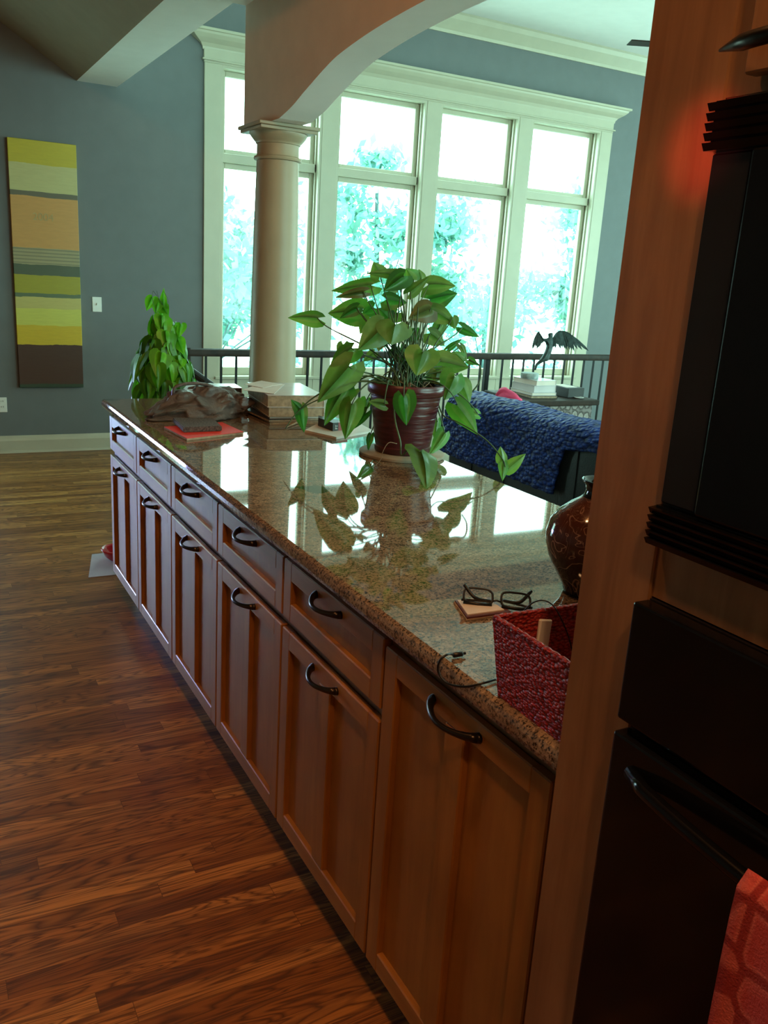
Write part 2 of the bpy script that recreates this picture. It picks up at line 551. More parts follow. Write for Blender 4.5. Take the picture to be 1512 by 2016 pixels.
OX = [(1.537, 2.414), (2.565, 3.422), (3.569, 4.44), (4.59, 5.444)]
Z0, Z1 = .60, 3.03
w = MB()
w.box(XL, -1.8, YW, YW + .15, -2.6, 5.6).box(-.85, OX[0][0] - .02, YW, YW + .15, -2.6, 5.6).box(-1.8, -.85, YW, YW + .15, 2.1, 5.6).box(-1.8, -.85, YW, YW + .15, -2.6, 0)
w.box(OX[3][1] + .02, XR, YW, YW + .15, -2.6, 3.8)
w.box(OX[0][0] - .02, OX[3][1] + .02, YW, YW + .15, Z1 + .02, 3.8)
w.box(OX[0][0] - .02, OX[3][1] + .02, YW, YW + .15, -2.6, Z0 - .02)
struct(w.build('wall_back', 'wall'))
# other walls
struct(MB().box(XL - .1, XL, YB, YW + .15, -.03, 5.6).build('wall_left', 'wall'))
struct(MB().box(XL, 2.2, YB - .1, YB, -.03, 5.6).box(7.6, XR, YB - .1, YB, -.03, 3.8).box(2.2, 7.6, YB - .1, YB, 3.0, 3.8).box(2.2, 7.6, YB - .1, YB, -.03, .3).build('wall_front', 'beige'))
wf = MB()
for x in (2.2, 3.98, 5.76, 7.54): wf.box(x, x + .06, YB - .07, YB - .01, .3, 3.0)
for z in (.3, 2.94): wf.box(2.2, 7.6, YB - .065, YB - .015, z, z + .06)
wfo = struct(wf.build('window_6', 'trim'))  # unseen window added to brighten the living side and arch soffit
MB().box(2.21, 7.59, YB - .045, YB - .038, .31, 2.99).build('pane', 'glass', wfo)
struct(MB().box(XR, XR + .1, YB, -3.5, -2.6, 3.8).box(XR, XR + .1, 2.3, YW + .15, -2.6, 3.8).box(XR, XR + .1, -3.5, 2.3, -2.6, .6).box(XR, XR + .1, -3.5, 2.3, 3.1, 3.8).build('wall_right', 'wall'))
wr = MB()
for y in (-3.5, -2.05, -.6, .85, 2.24): wr.box(XR + .01, XR + .07, y, y + .06, .6, 3.1)
for z in (.6, 2.35, 3.04): wr.box(XR + .015, XR + .065, -3.5, 2.3, z, z + .06)
wro = struct(wr.build('window_5', 'trim'))
MB().box(XR + .035, XR + .042, -3.49, 2.29, .61, 3.09).build('pane', 'glass', wro)
# ceilings
struct(MB().box(.445, XR, YB, YW, 3.75, 3.85).build('ceiling', 'ceil'))
sl = .608
struct(MB().prism([(.445, 2.757), (XL, 2.757 + (.445 - XL) * sl), (XL, 2.857 + (.445 - XL) * sl), (.445, 2.857)], 'y', YB, YW).build('ceiling', 'beige'))
struct(MB().box(.445, .735, .62, YW, 2.757, 3.75).box(.445, .80, YB, .62, 2.757, 3.75).build('ceiling_beam', 'ceil'))
# arched wall over the counter edge
prof = [(.13, 2.19), (-.02, 2.222), (-.17, 2.268), (-.40, 2.333), (-.55, 2.36), (-.80, 2.386), (-1.1, 2.402), (-1.4, 2.407)]
full = prof + [(-2.8 - y, z) for y, z in prof[-2::-1]]
sm = [(p.x, p.y) for p in catmull([(y, z, 0) for y, z in full], 4)]
poly = [(.62, 2.19)] + sm + [(-2.93, 0), (YB, 0), (YB, 3.75), (.62, 3.75)]
aw = MB()
bot = sm
# build as strips so the concave outline stays clean
for a, b in zip(bot, bot[1:]): aw.prism([a, b, (b[0], 3.75), (a[0], 3.75)], 'x', .80, .96)
aw.box(.80, .96, .13, .62, 2.19, 3.75)
aw.box(.80, .96, YB, -2.93, 0, 3.75)
bmesh.ops.remove_doubles(aw.b, verts=aw.b.verts, dist=1e-5)
inner = [f for f in aw.b.faces if f.calc_area() > 0 and abs(f.normal.y) > .999 and sum(1 for e in f.edges if len(e.link_faces) > 2) >= 2]
bmesh.ops.delete(aw.b, geom=inner, context='FACES_ONLY')
awo = struct(aw.build('wall_arch', 'tan')); awo.data.materials.append(MAT['ceil'])
for p_ in awo.data.polygons:
    if p_.normal.z < -.3: p_.material_index = 1  # soffit faces take the lighter ceiling paint to stand in for light there

# baseboard along the grey wall
struct(MB().prism([(YW, 0), (YW - .018, 0), (YW - .018, .095), (YW - .012, .112), (YW - .008, .134), (YW, .134)], 'x', -.85, .9).build('baseboard_back', 'trim'))
struct(MB().prism([(YW - .018, 0), (YW - .034, 0), (YW - .03, .014), (YW - .018, .02)], 'x', -.85, .9).build('trim_2', 'trim'))
# crown moulding by the living room ceiling
cr = [(YW, 3.60), (YW - .015, 3.60), (YW - .02, 3.625), (YW - .05, 3.66), (YW - .085, 3.70), (YW - .105, 3.735), (YW - .12, 3.75), (YW, 3.75)]
struct(MB().prism(cr, 'x', .735, XR).build('trim_3', 'trim'))
# window casings
cs = MB()
YC = 3.28
for x0, x1 in ((1.399, 1.537), (2.414, 2.565), (3.422, 3.569), (4.44, 4.59), (5.444, 5.591)):
    cs.box(x0, x1, YC, YW + .001, -1.0, Z1, .003, 1)
    if x0 > 1.5 and x1 < 5.5: cs.box(x0 + .002, x1 - .002, YW, YW + .15, Z0, Z1)
cs.box(1.395, 5.595, YC, YW + .001, Z1, 3.13, .003, 1)
cs.box(1.38, 5.61, YC - .018, YW, 3.045, 3.058, .003, 1)
struct(cs.build('trim_4', 'trim'))
hd = [(0, 3.12), (.018, 3.12), (.02, 3.14), (.035, 3.165), (.07, 3.195), (.09, 3.22), (.095, 3.235), (.11, 3.24), (.11, 3.258), (0, 3.258)]
hb = MB(); hb.prism([(YW - d, z) for d, z in hd], 'x', 1.41, 5.58)
for xs, sg in ((1.41, -1), (5.58, 1)):  # mitred returns
    vs0 = []
    for d, z in hd: vs0.append((d, z))
    v0 = [hb.b.verts.new((xs, YW - d, z)) for d, z in vs0]; v1 = [hb.b.verts.new((xs + sg * d * 1.35, YW - d, z)) for d, z in vs0]; v2 = [hb.b.verts.new((xs + sg * d * 1.35, YW, z)) for d, z in vs0]
    for A, B in ((v0, v1), (v1, v2)):
        for i in range(len(A) - 1): hb.b.faces.new((A[i], A[i + 1], B[i + 1], B[i]))
struct(hb.build('trim_5', 'trim'))
struct(MB().box(1.537, 5.444, YC + .003, YW + .001, -1.0, Z0 - .02).build('trim_6', 'trim'))
struct(MB().box(1.50, 5.48, YC - .02, YW + .15, Z0 - .025, Z0, .004, 2).build('trim_7', 'trim'))

# the windows
YG = 3.40
for i, (x0, x1) in enumerate(OX):
    f = MB()
    for a, b in ((x0, x0 + .018), (x1 - .018, x1)): f.box(a, b, YC + .004, YW + .15, Z0, Z1)
    f.box(x0 + .018, x1 - .018, YC + .004, YW + .15, Z1 - .02, Z1)
    f.box(x0 + .018, x1 - .018, YC + .05, YW + .15, 2.325, 2.395, .004, 1)
    for a, b in ((x0 + .018, x0 + .032), (x1 - .032, x1 - .018)): f.box(a, b, YC + .05, YC + .065, Z0, Z1 - .02)
    fo = struct(f.build('window_%d' % (i + 1), 'trim'))
    for nm, za, zb in (('upper', 2.395, Z1 - .02), ('lower', Z0, 2.325)):
        sw = .042; s_ = MB(); a, b = x0 + .020, x1 - .020
        bb = .065 if nm == 'lower' else .035
        s_.box(a, a + sw, YG - .022, YG + .022, za, zb, .004, 1).box(b - sw, b, YG - .022, YG + .022, za, zb, .004, 1)
        s_.box(a + sw, b - sw, YG - .022, YG + .022, zb - sw, zb, .004, 1).box(a + sw, b - sw, YG - .022, YG + .022, za, za + bb, .004, 1)
        so = s_.build('sash', 'trim', fo)
        p = MB(); p.b.faces.new([p.b.verts.new(c) for c in ((a + sw - .004, YG, za + bb - .004), (b - sw + .004, YG, za + bb - .004), (b - sw + .004, YG, zb - sw + .004), (a + sw - .004, YG, zb - sw + .004))])
        p.build('pane', 'glass', so)
# glass door added in the back wall, outside the picture, letting in side light
dr = MB()
for x0 in (-1.80, -.93): dr.box(x0, x0 + .08, YW + .04, YW + .10, 0, 2.1)
dr.box(-1.72, -.93, YW + .04, YW + .10, 2.02, 2.1).box(-1.72, -.93, YW + .04, YW + .10, 0, .12)
do = struct(dr.build('door_1', 'trim'))
MB().box(-1.72, -.93, YW + .065, YW + .075, .12, 2.02).build('pane', 'glass', do)

# ================================================================== column
cx, cy = .895, .38
c0 = empty('column', (cx, cy, 0), 'round cream column standing behind the counter end and carrying the arch', 'column'); c0['kind'] = 'thing'
MB().lathe([(.122, .14), (.122, .9), (.1195, 1.2), (.112, 1.7), (.104, 2.03)], (cx, cy, 0), 48).build('shaft', 'column', c0, smooth=True, autos=40)
MB().box(cx - .165, cx + .165, cy - .165, cy + .165, 0, .06, .004, 1).lathe([(.16, .06), (.165, .08), (.155, .105), (.135, .12), (.122, .14)], (cx, cy, 0), 48, cap=False).build('base', 'column', c0, autos=40)
MB().lathe([(.104, 2.03), (.116, 2.033), (.119, 2.04), (.116, 2.048), (.106, 2.052), (.104, 2.06), (.104, 2.105), (.110, 2.108), (.112, 2.115), (.118, 2.12), (.135, 2.14), (.142, 2.152), (.142, 2.16)], (cx, cy, 0), 48).box(cx - .146, cx + .146, cy - .146, cy + .146, 2.158, 2.173, .002, 1).box(cx - .156, cx + .156, cy - .156, cy + .156, 2.173, 2.1895, .003, 1).build('capital', 'column', c0, autos=40)

# ================================================================== counter cabinets
CY = [0, -.521, -1.042, -1.562, -2.080, -2.60, -3.11]
XD = -.02


def shaker(y0, y1, z0, z1, fr, mid=None):
    """frame and sunk panels of a door lying in the x = XD plane (front)"""
    m = MB(); b = .0025
    m.box(XD, XD + .0198, y0, y0 + fr, z0, z1, b, 1).box(XD, XD + .0198, y1 - fr, y1, z0, z1, b, 1)
    ins = [(y0 + fr, y1 - fr)]
    if mid:
        c = (y0 + y1) / 2; m.box(XD, XD + .0198, c - mid / 2, c + mid / 2, z0 + fr, z1 - fr, b, 1); ins = [(y0 + fr, c - mid / 2), (c + mid / 2, y1 - fr)]
    return m, ins


def rails(y0, y1, z0, z1, fr):
    return MB().box(XD, XD + .0198, y0 + fr, y1 - fr, z1 - fr, z1, .0025, 1).box(XD, XD + .0198, y0 + fr, y1 - fr, z0, z0 + fr, .0025, 1)


def handle_mb(yc, z, x=XD, L=.128, out=.032, rad=.0052):
    pts = []; rs = []
    for i in range(17):
        t = i / 16; s_ = math.sin(PI * t) ** .75
        pts.append((x - .002 - out * s_, yc - L / 2 + L * t, z - .004 * s_)); rs.append(rad * (1 + .75 * abs(2 * t - 1) ** 3))
    m = MB(); m.tube(pts, rs, 10)
    for sg in (-1, 1):
        m.tube([(x + .001, yc + sg * L / 2, z), (x - .007, yc + sg * L / 2, z)], [.010, .0075], 10)
    return m


def make_cabinet(y1, y0, drawer, label):
    g = .004
    r = empty('base_cabinet', (0, (y0 + y1) / 2, 0), label, 'cabinet', 'base cabinets under the granite counter')
    b = MB(); b.box(0, .60, y0, y1, .115, .874)
    b.build('body', 'woodt', r)
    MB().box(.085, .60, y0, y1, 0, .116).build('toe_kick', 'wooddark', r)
    yy0, yy1 = y0 + g, y1 - g
    fr = .047
    dz1 = .671 if drawer else .838
    for nm, za, zb, mid in ((('drawer', .698, .849, None), ('door', .115, dz1, .058)) if drawer else (('door', .115, dz1, .058),)):
        m, ins = shaker(yy0, yy1, za, zb, fr, mid)
        m.box(XD + .0168, XD + .0198, yy0 + .01, yy1 - .01, za + .01, zb - .01)
        d = m.build(nm, 'wood', r)
        for k_, (ra, rb) in enumerate(((zb - fr, zb), (za, za + fr))):
            MB().box(XD, XD + .0172, yy0 + fr - .002, yy1 - fr + .002, ra, rb, .0025, 1).build('bottom_rail' if k_ else 'top_rail', 'woodh', d)
        for a, c in ins:
            MB().box(XD + .0135, XD + .0175, a - .002, c + .002, za + fr - .002, zb - fr + .002).build('panel', 'wood', d)
        handle_mb((yy0 + yy1) / 2, zb - .025, L=.128 if drawer else .142).build('handle', 'bronze', d, smooth=True)
    return r


labs = ['honey maple base cabinet at the far end of the counter, beside the red bowl',
        'honey maple base cabinet second from the far end, brightest bluish sheen on its door',
        'honey maple base cabinet third from the far end of the counter row',
        'honey maple base cabinet third back from the tall oven cabinet, with drawer',
        'honey maple base cabinet with drawer, next to the tall single-door one',
        'honey maple base cabinet with one tall door and no drawer, below the red basket']
for i in range(6): make_cabinet(CY[i], CY[i + 1], i < 5, labs[i])

# countertop
ct = MB(); prof2 = [(-.045 + .012, .874), (-.045 + .003, .879), (-.045, .888), (-.045, .900), (-.045 + .003, .909), (-.045 + .011, .914)]
ptsR = [(.835 - .006, .914), (.835, .909), (.835, .884), (.835 - .01, .874)]
ct.prism(prof2 + ptsR, 'y', -3.141, .042)
es = [e for e in ct.b.edges if abs(e.verts[0].co.y - .042) < 1e-5 and abs(e.verts[1].co.y - .042) < 1e-5]
bmesh.ops.bevel(ct.b, geom=es, offset=.006, segments=2, affect='EDGES')
tag(ct.build('countertop', 'granite', loc=(.4, -1.5, .874)), 'long polished brown granite countertop running away over the maple cabinets', 'countertop')
struct(MB().box(.60, .62, -3.14, -.0, 0, .872).build('wall_island', 'beige'))

# ================================================================== tall oven cabinet
XT = -.052
t0 = empty('oven_cabinet', (.25, -3.7, 0), 'tall maple cabinet tower at the right holding the black microwave and ovens', 'cabinet')
m = MB()
m.box(XT, .60, -3.262, -3.145, .0, 2.45, .002, 1)                 # far stile with the side of the tower
m.box(XT + .02, .60, -4.14, -4.06, 0, 2.45)
m.box(.57, .60, -4.06, -3.262, 0, 2.45)
for z0, z1 in ((.0, .12), (.30, .36), (1.025, 1.035), (1.185, 1.248), (1.712, 1.722), (2.40, 2.45)): m.box(XT + .004, .57, -4.06, -3.262, z0, z1)
m.box(XT + .002, .57, -4.06, -3.262, 1.714, 2.45)
m.build('body', 'woodt', t0)
# door above the microwave
dz = MB(); dz.box(XT - .018, XT, -4.06, -3.297, 1.727, 2.40, .002, 1); dd = dz.build('door', 'woodt', t0)
hp = []; hr = []
for i in range(17):
    t = i / 16; s_ = math.sin(PI * t)
    hp.append((XT - .022 - .022 * s_, -3.268 - .17 * t, 1.752 - .003 * s_)); hr.append(.0015 + .0065 * min(1, 4 * t, 4 * (1 - t)))
MB().tube(hp, hr, 8).build('handle', 'bronze', dd, smooth=True)
# drawer at the base of the tower
MB().box(XT - .018, XT, -4.06, -3.297, .125, .295, .002, 1).build('drawer', 'woodt', t0)

mw = empty('microwave', (XT, -3.66, 1.25), 'black built-in microwave with louvred strips above and below', 'microwave')
y0, y1 = -4.05, -3.264
MB().box(XT - .002, .5, y0, y1, 1.252, 1.709).build('body', 'blackpanel', mw)
for nm, za, zb in (('louvre', 1.663, 1.709), ('louvre', 1.252, 1.296)):
    s_ = MB(); n = 5; s_.box(XT - .012, XT - .001, y0, y1, za, zb)
    for k in range(n):
        zc = za + (zb - za) * (k + .5) / n
        s_.prism([(XT - .002, zc - .0042), (XT - .017, zc - .0052), (XT - .021, zc + .0018), (XT - .002, zc + .0036)], 'y', y0, y1 + .003)
    s_.build(nm, 'black', mw)
MB().box(XT - .012, XT - .002, -3.318, y1 - .004, 1.300, 1.660, .002, 1).build('side_panel', 'blackpanel', mw)
MB().box(XT - .018, XT - .002, y0, -3.321, 1.299, 1.661, .003, 2).build('door', 'black', mw)

ov = empty('wall_oven', (XT, -3.66, .36), 'black double wall oven below the microwave, towel on its lower door', 'oven')
MB().box(XT, .5, y0, y1, .36, 1.022).box(XT, .5, y0, y1, 1.036, 1.183).build('body', 'blackpanel', ov)
MB().box(XT - .026, XT - .002, y0, y1, 1.036, 1.183, .003, 2).build('control_panel', 'black', ov)
od = MB().box(XT - .028, XT - .002, y0, y1, .362, 1.020, .004, 2).build('door', 'black', ov)
hh = MB(); pts = [(XT - .028 - .036 * math.sin(PI * i / 20) ** .5, -3.30 - .71 * i / 20, .983) for i in range(21)]
hh.tube(pts, .009, 10); hh.build('handle', 'black', od, smooth=True)

# towel over the oven handle
tw = MB()
prof_t = [(-.110, .69), (-.111, .80), (-.111, .90), (-.110, .955), (-.108, .985), (-.096, 1.0), (-.082, .988), (-.072, .97), (-.070, .90)]


def tow(u, v):
    y = -3.492 - .30 * u
    k = v * (len(prof_t) - 1); i = min(int(k), len(prof_t) - 2); f = k - i
    x = prof_t[i][0] * (1 - f) + prof_t[i + 1][0] * f; z = prof_t[i][1] * (1 - f) + prof_t[i + 1][1] * f
    if v < .4: z -= .05 * math.sin(PI * min(1, u * 2.2)) * (1 - v / .4)
    return Vector((x - .020 + .006 * math.sin(u * 17) * (1 - v), y + .012 * (v - .5) * 0, z))


tw.grid(30, 32, tow)
to = tw.build('dish_towel', 'towel', smooth=True)
md = to.modifiers.new('t', 'SOLIDIFY'); md.thickness = .004
tag(to, 'red and pink patterned dish towel hanging over the black oven handle', 'towel')

# ================================================================== railing on the stair opening
rl = empty('stair_railing', (2.8, 1.75, 0), 'dark wood railing with thin black iron balusters in front of the windows', 'railing')
YR = 1.75
MB().prism([(YR - .03, .930), (YR + .03, .930), (YR + .034, .95), (YR + .028, .972), (YR + .015, .979), (YR - .015, .979), (YR - .028, .972), (YR - .034, .95)], 'x', .83, 6.4).build('handrail', 'handrail', rl, autos=40)
nw = MB()
nw.box(.79, .845, YR - .028, YR + .028, 0, .985, .004, 1); nw.build('newel_post', 'handrail', rl)
MB().box(3.213, 3.252, YR - .02, YR + .02, 0, .93, .003, 1).build('newel_post', 'iron', rl)
bm0 = None
x = .955; k = 0
while x < 6.3:
    if abs(x - 3.232) > .05:
        if bm0 is None:
            b = MB(); b.box(x - .0065, x + .0065, YR - .0065, YR + .0065, .002, .93)
            b.lathe([(.009, .004), (.012, .01), (.012, .02), (.007, .028)], (x, YR, 0), 10)
            bm0 = b.build('baluster', 'iron', rl, loc=(x, YR, 0))
        else:
            c = bm0.copy(); COL.objects.link(c); c.parent = rl; c.location = bm0.location + Vector((x - .955, 0, 0))
    x += .1055; k += 1
# handrail going down the stair
sr = MB(); a = Vector((.86, 2.02, .845)); b_ = Vector((2.6, 2.02, -.35))
sr.tube([a, b_], .028, 12)
d_ = (b_ - a).normalized()
for q in (.06, .5, .94):
    p = a.lerp(b_, q); sr.tube([p + Vector((0, 0, -.02)), (p.x, p.y, p.z - .85)], .008, 8)
sro = sr.build('stair_handrail', 'handrail', loc=tuple(a)); tag(sro, 'dark handrail sloping down the stairs behind the horizontal railing', 'handrail')
# stair flight
st = MB()
for k in range(12): st.box(1.05 + .27 * k, 1.05 + .27 * (k + 1), 1.95, YW, -2.6, -.19 * (k + 1))
struct(st.build('trim_8', 'handrail'))

# ================================================================== wall things
pn = MB().box(-.053, .421, YW - .035, YW - .001, .513, 2.312, .003, 1).build('art_canvas', 'painting', loc=(.18, YW - .02, .513))
tag(pn, 'tall narrow abstract canvas of yellow, green, tan and brown bands on the grey wall', 'painting')
fc = bpy.data.curves.new('painted_numerals', 'FONT'); fc.body = '2004'; fc.size = .075; fc.extrude = .0006; fc.align_x = 'CENTER'
fc.materials.append(simple('faint_numeral_paint', (.42, .30, .12), .6))
fo = text_mesh('painted_numerals', fc, pn)
fo.rotation_euler = (PI / 2, 0, 0); fo.location = (-.01, -.016, 1.245)

sw = empty('light_switch', (.546, YW, 1.106), 'white toggle light switch plate on the grey wall beside the painting', 'switch')
MB().box(.511, .582, YW - .006, YW, 1.104, 1.218, .002, 1).build('plate', 'white', sw)
MB().box(.542, .551, YW - .016, YW - .006, 1.155, 1.172, .001, 1).build('toggle', 'white', sw)
ol = empty('wall_outlet', (-.182, YW, .32), 'white wall outlet low on the grey wall left of the painting', 'outlet')
MB().box(-.217, -.147, YW - .006, YW, .320, .435, .002, 1).build('plate', 'white', ol)
for z in (.348, .392):
    so = MB().box(-.199, -.165, YW - .009, YW - .006, z, z + .028, .003, 1).build('socket', 'white', ol)
    MB().box(-.190, -.187, YW - .0095, YW - .0088, z + .010, z + .020).box(-.177, -.174, YW - .0095, YW - .0088, z + .010, z + .020).build('slot', 'black', so)

# ceiling fan in the living room (only the blade tips show)
fx, fy = 4.95, 1.15
fn = empty('ceiling_fan', (fx, fy, 3.3), 'ceiling fan under the white ceiling, only thin blade tips in view', 'fan')
MB().lathe([(.06, 3.75), (.07, 3.72), (.02, 3.69), (.015, 3.42), (.07, 3.40), (.11, 3.36), (.11, 3.30), (.07, 3.26), (.02, 3.25)], (fx, fy, 0), 24).build('motor', 'iron', fn, autos=40)
for k in range(5):
    a = 2 * PI * k / 5 + 2.66
    Mx = Matrix.Translation((fx, fy, 3.31)) @ Matrix.Rotation(a, 4, 'Z') @ Matrix.Rotation(.03, 4, 'X')
    MB().box(.10, .92, -.065, .065, -.004, .004, .003, 1, mat=Mx).build('blade', 'handrail', fn)

# ================================================================== counter things
ZC = .914

# -- red folder, tweed box, plastic bag
fl = MB(); q = [at(323, 845, 'z', ZC), at(368, 868, 'z', ZC), at(479, 855, 'z', ZC), at(437, 836, 'z', ZC)]
q = [(p.x, p.y) for p in q]
r_ = empty('red_folder', (q[0][0], q[0][1], ZC), 'flat red folder with tan edges lying near the counter edge', 'folder')
fl.prism(q, 'z', ZC + .0005, ZC + .008); fl.build('pages', 'tanpages', r_)
MB().prism(q, 'z', ZC + .008, ZC + .010).build('cover', 'redfolder', r_)


def quad_box(pix, z, h, name, mat, label=None, cat=None, bev=0, **kw):
    q = [at(u, v, 'z', z) for u, v in pix]; c = sum(q, Vector()) / len(q)
    m = MB(); m.prism([(p.x, p.y) for p in q], 'z', z + .0003, z + h)
    if bev: bmesh.ops.bevel(m.b, geom=list(m.b.edges), offset=bev, segments=2, affect='EDGES')
    o = m.build(name, mat, loc=(c.x, c.y, z), **kw)
    if label: tag(o, label, cat)
    return o


quad_box([(340, 832), (361, 852), (437, 849), (420, 833)], ZC + .010, .020, 'tweed_case', 'pebble', 'small brown tweed-textured case lying on the red folder', 'case', bev=.003)

# bag
bg = MB()
r = bmesh.ops.create_icosphere(bg.b, subdivisions=6, radius=1)
bc = Vector((.275, -.46, ZC))
ax = Vector((.42, .10, 0)).normalized(); ay = Vector((-.10, .42, 0)).normalized()
for v in bg.b.verts:
    p = v.co.copy()
    a = math.atan2(p.y, p.x)
    fold = noise.fractal(Vector((p.x * 2.2, p.y * 2.2, p.z * 2.2)) + Vector((3, 1, 2)), 1, 2, 4)
    rid = abs(math.sin(5 * p.x + 3.2 * p.z + 2 * fold)) * .10
    s_ = 1 + .16 * fold - rid
    rx, ry, rz = .215, .13, .112
    x = p.x * rx * s_; y = p.y * ry * s_; z = max(0, p.z + .35) * rz * s_ / 1.35 * 1.18
    if p.x < -.45: k_ = (-.45 - p.x); x -= k_ * .12; z *= (1 - .9 * min(1, k_ * 1.6)); y *= (1 - .5 * k_)
    z += .012 * math.sin(7 * p.x) * (p.z > 0)
    v.co = bc + ax * x + ay * y + Vector((0, 0, max(.0008, z)))
bo = bg.build('plastic_bag', 'bag', smooth=True, loc=tuple(bc)); tag(bo, 'crumpled grey-brown plastic bag lying on the counter behind the red folder', 'bag')
quad_box([(358, 777), (382, 781), (392, 769), (372, 762)], .998, .018, 'envelope_bundle', 'lightblue', bev=0)
o = bpy.data.objects['envelope_bundle']; o.parent = bo; o.location = o.location - bo.location
o2 = MB()
hp_ = catmull([bc + Vector((-.14, -.03, .085)), bc + Vector((-.13, -.03, .125)), bc + Vector((-.06, -.03, .140)), bc + Vector((0.02, -.03, .128)), bc + Vector((.04, -.03, .10))], 5)
o2.tube(hp_, .007, 8); o2.build('bag_handle', 'bag', bo, smooth=True)


# -- books
def book(name, cx, cy, z, L, W, H, rot, cover, pages, label, cat='book', soft=False, group=None):
    Mx = Matrix.Translation((cx, cy, z)) @ Matrix.Rotation(rot, 4, 'Z')
    t = .0025 if not soft else .0008
    e = empty(name, (cx, cy, z), label, cat, group)
    m = MB(); m.box(-W / 2, W / 2, -L / 2, L / 2, .0002, t, mat=Mx); m.box(-W / 2, W / 2, -L / 2, L / 2, H - t, H, mat=Mx)
    m.box(W / 2 - t, W / 2, -L / 2, L / 2, t, H - t, mat=Mx)
    m.build('cover', cover, e)
    MB().box(-W / 2 + t, W / 2 - t - .0005, -L / 2 + .003, L / 2 - .003, t, H - t, mat=Mx).build('pages', pages, e)
    return e


bcx, bcy = .615, -.50
g_ = 'books and papers stacked in front of the column'
book('magazine', bcx - .005, bcy - .01, ZC, .36, .245, .008, -.06, 'tanpages', 'tanpages', 'thin tan magazine at the very bottom of the counter book stack', soft=True, group=g_)
book('magazine', bcx - .02, bcy, ZC + .0085, .35, .25, .009, .03, 'darkbook', 'tanpages', 'thin dark-covered magazine low in the counter book stack', soft=True, group=g_)
book('magazine', bcx + .005, bcy + .005, ZC + .018, .35, .235, .008, -.10, 'tanpages', 'paper', 'thin pale magazine under the thick brown book on the counter', soft=True, group=g_)
book('thick_book', bcx, bcy, ZC + .027, .36, .235, .038, -.12, 'tanpages', 'tanpages', 'thick brown-edged book in the middle of the counter book stack', group=g_)
book('thick_book', bcx, bcy + .01, ZC + .066, .385, .24, .050, -.13, 'bookwhite', 'tanpages', 'thick white glossy book on top of the counter book stack', group=g_)
book('storage_box', .435, -.235, ZC, .14, .12, .095, -.1, 'bookwhite', 'darkbook', 'dark grey box with a pale lid between the plastic bag and the book stack', 'box')
zt = ZC + .117
for k, (pix, lab) in enumerate((([(478, 768), (540, 776), (560, 757), (520, 752)], 'larger pinkish envelope lying on the top white book'), ([(480, 757), (517, 764), (555, 757), (515, 750)], 'small white card lying on the envelope on the book stack'))):
    quad_box(pix, zt + k * .0022, .0015, 'envelope', 'paper', lab, 'envelope')
# pad behind the plant with the black-red box
quad_box([(600, 851), (662, 865), (735, 852), (690, 828), (625, 838)], ZC, .009, 'document_folder', 'paper', 'cream paper folder lying behind the potted plant', 'folder')
tb = empty('ink_box', tuple(at(648, 846, 'z', ZC + .01)), 'small black and red box standing on the cream folder', 'box')
p0 = at(626, 838, 'z', ZC + .0093); p1 = at(655, 849, 'z', ZC + .0093); p2 = at(685, 846, 'z', ZC + .0093)
nrm = (at(640, 828, 'z', ZC + .0093) - at(640, 843, 'z', ZC + .0093))
nrm.z = 0; nrm = nrm.normalized() * .055
dm = (p2 - p1)
MB().prism([(p0.x, p0.y), (p1.x, p1.y), ((p1 + dm * .35).x, (p1 + dm * .35).y), ((p1 + dm * .35 + nrm).x, (p1 + dm * .35 + nrm).y), ((p0 + nrm).x, (p0 + nrm).y)], 'z', ZC + .0095, ZC + .042).build('carton', 'darkbook', tb)
pa = p1 + dm * .36; pb = p1 + dm
MB().prism([(pa.x, pa.y), (pb.x, pb.y), ((pb + nrm).x, (pb + nrm).y), ((pa + nrm).x, (pa + nrm).y)], 'z', ZC + .0095, ZC + .041).build('red_end', 'redbox', tb)
fc = bpy.data.curves.new('lettering', 'FONT'); fc.body = 'FT'; fc.size = .017; fc.extrude = .0002
fc.materials.append(MAT['white'])
fo = text_mesh('lettering', fc, tb)
dv = dm.normalized(); n2 = Vector((dv.y, -dv.x, 0))
if n2.dot(CAM - p1) < 0: n2 = -n2
Mx = Matrix((Vector((0, 0, 1)), -dv, n2)).transposed().to_4x4(); Mx.translation = p1 + dm * .30 + n2 * .0006 + Vector((0, 0, .006))
Mx = Matrix.Translation(-tb.location) @ Mx; fo.matrix_local = Mx
pe = MB(); pe.tube([at(560, 843, 'z', ZC + .005), at(585, 832, 'z', ZC + .005)], [.0015, .0045], 8)
tag(pe.build('pen', 'tanpages', loc=tuple(at(572, 838, 'z', ZC))), 'thin tan pen lying before the book stack', 'pen')

# -- arrowhead plant
PC = Vector((.725, -1.331, ZC))
DP = depth_of(PC + Vector((0, 0, .12)))
sa = MB(); sa.lathe([(.001, .001), (.150, .001), (.152, .004), (.152, .011), (.149, .013), (.001, .013)], tuple(PC), 48)
tag(sa.build('pot_mat', 'coaster', loc=tuple(PC), autos=40), 'round cork-edged disc under the burgundy plant pot', 'mat')
pp = empty('potted_plant', tuple(PC + Vector((0, 0, .0135))), 'big arrowhead vine with pale green leaves in a burgundy pot on the counter', 'plant')
MB().lathe([(.001, .0135), (.094, .0135), (.098, .018), (.101, .035), (.097, .038), (.100, .05), (.1225, .215), (.129, .217), (.1335, .222), (.1345, .24), (.1345, .252), (.131, .256), (.126, .254), (.123, .235), (.118, .20), (.001, .20)], tuple(PC), 56, cap=False).build('pot', 'pot', pp, smooth=True, autos=50)
MB().lathe([(.001, .222), (.06, .224), (.12, .215)], tuple(PC), 40, cap=False).build('soil', 'soil', pp, smooth=True)


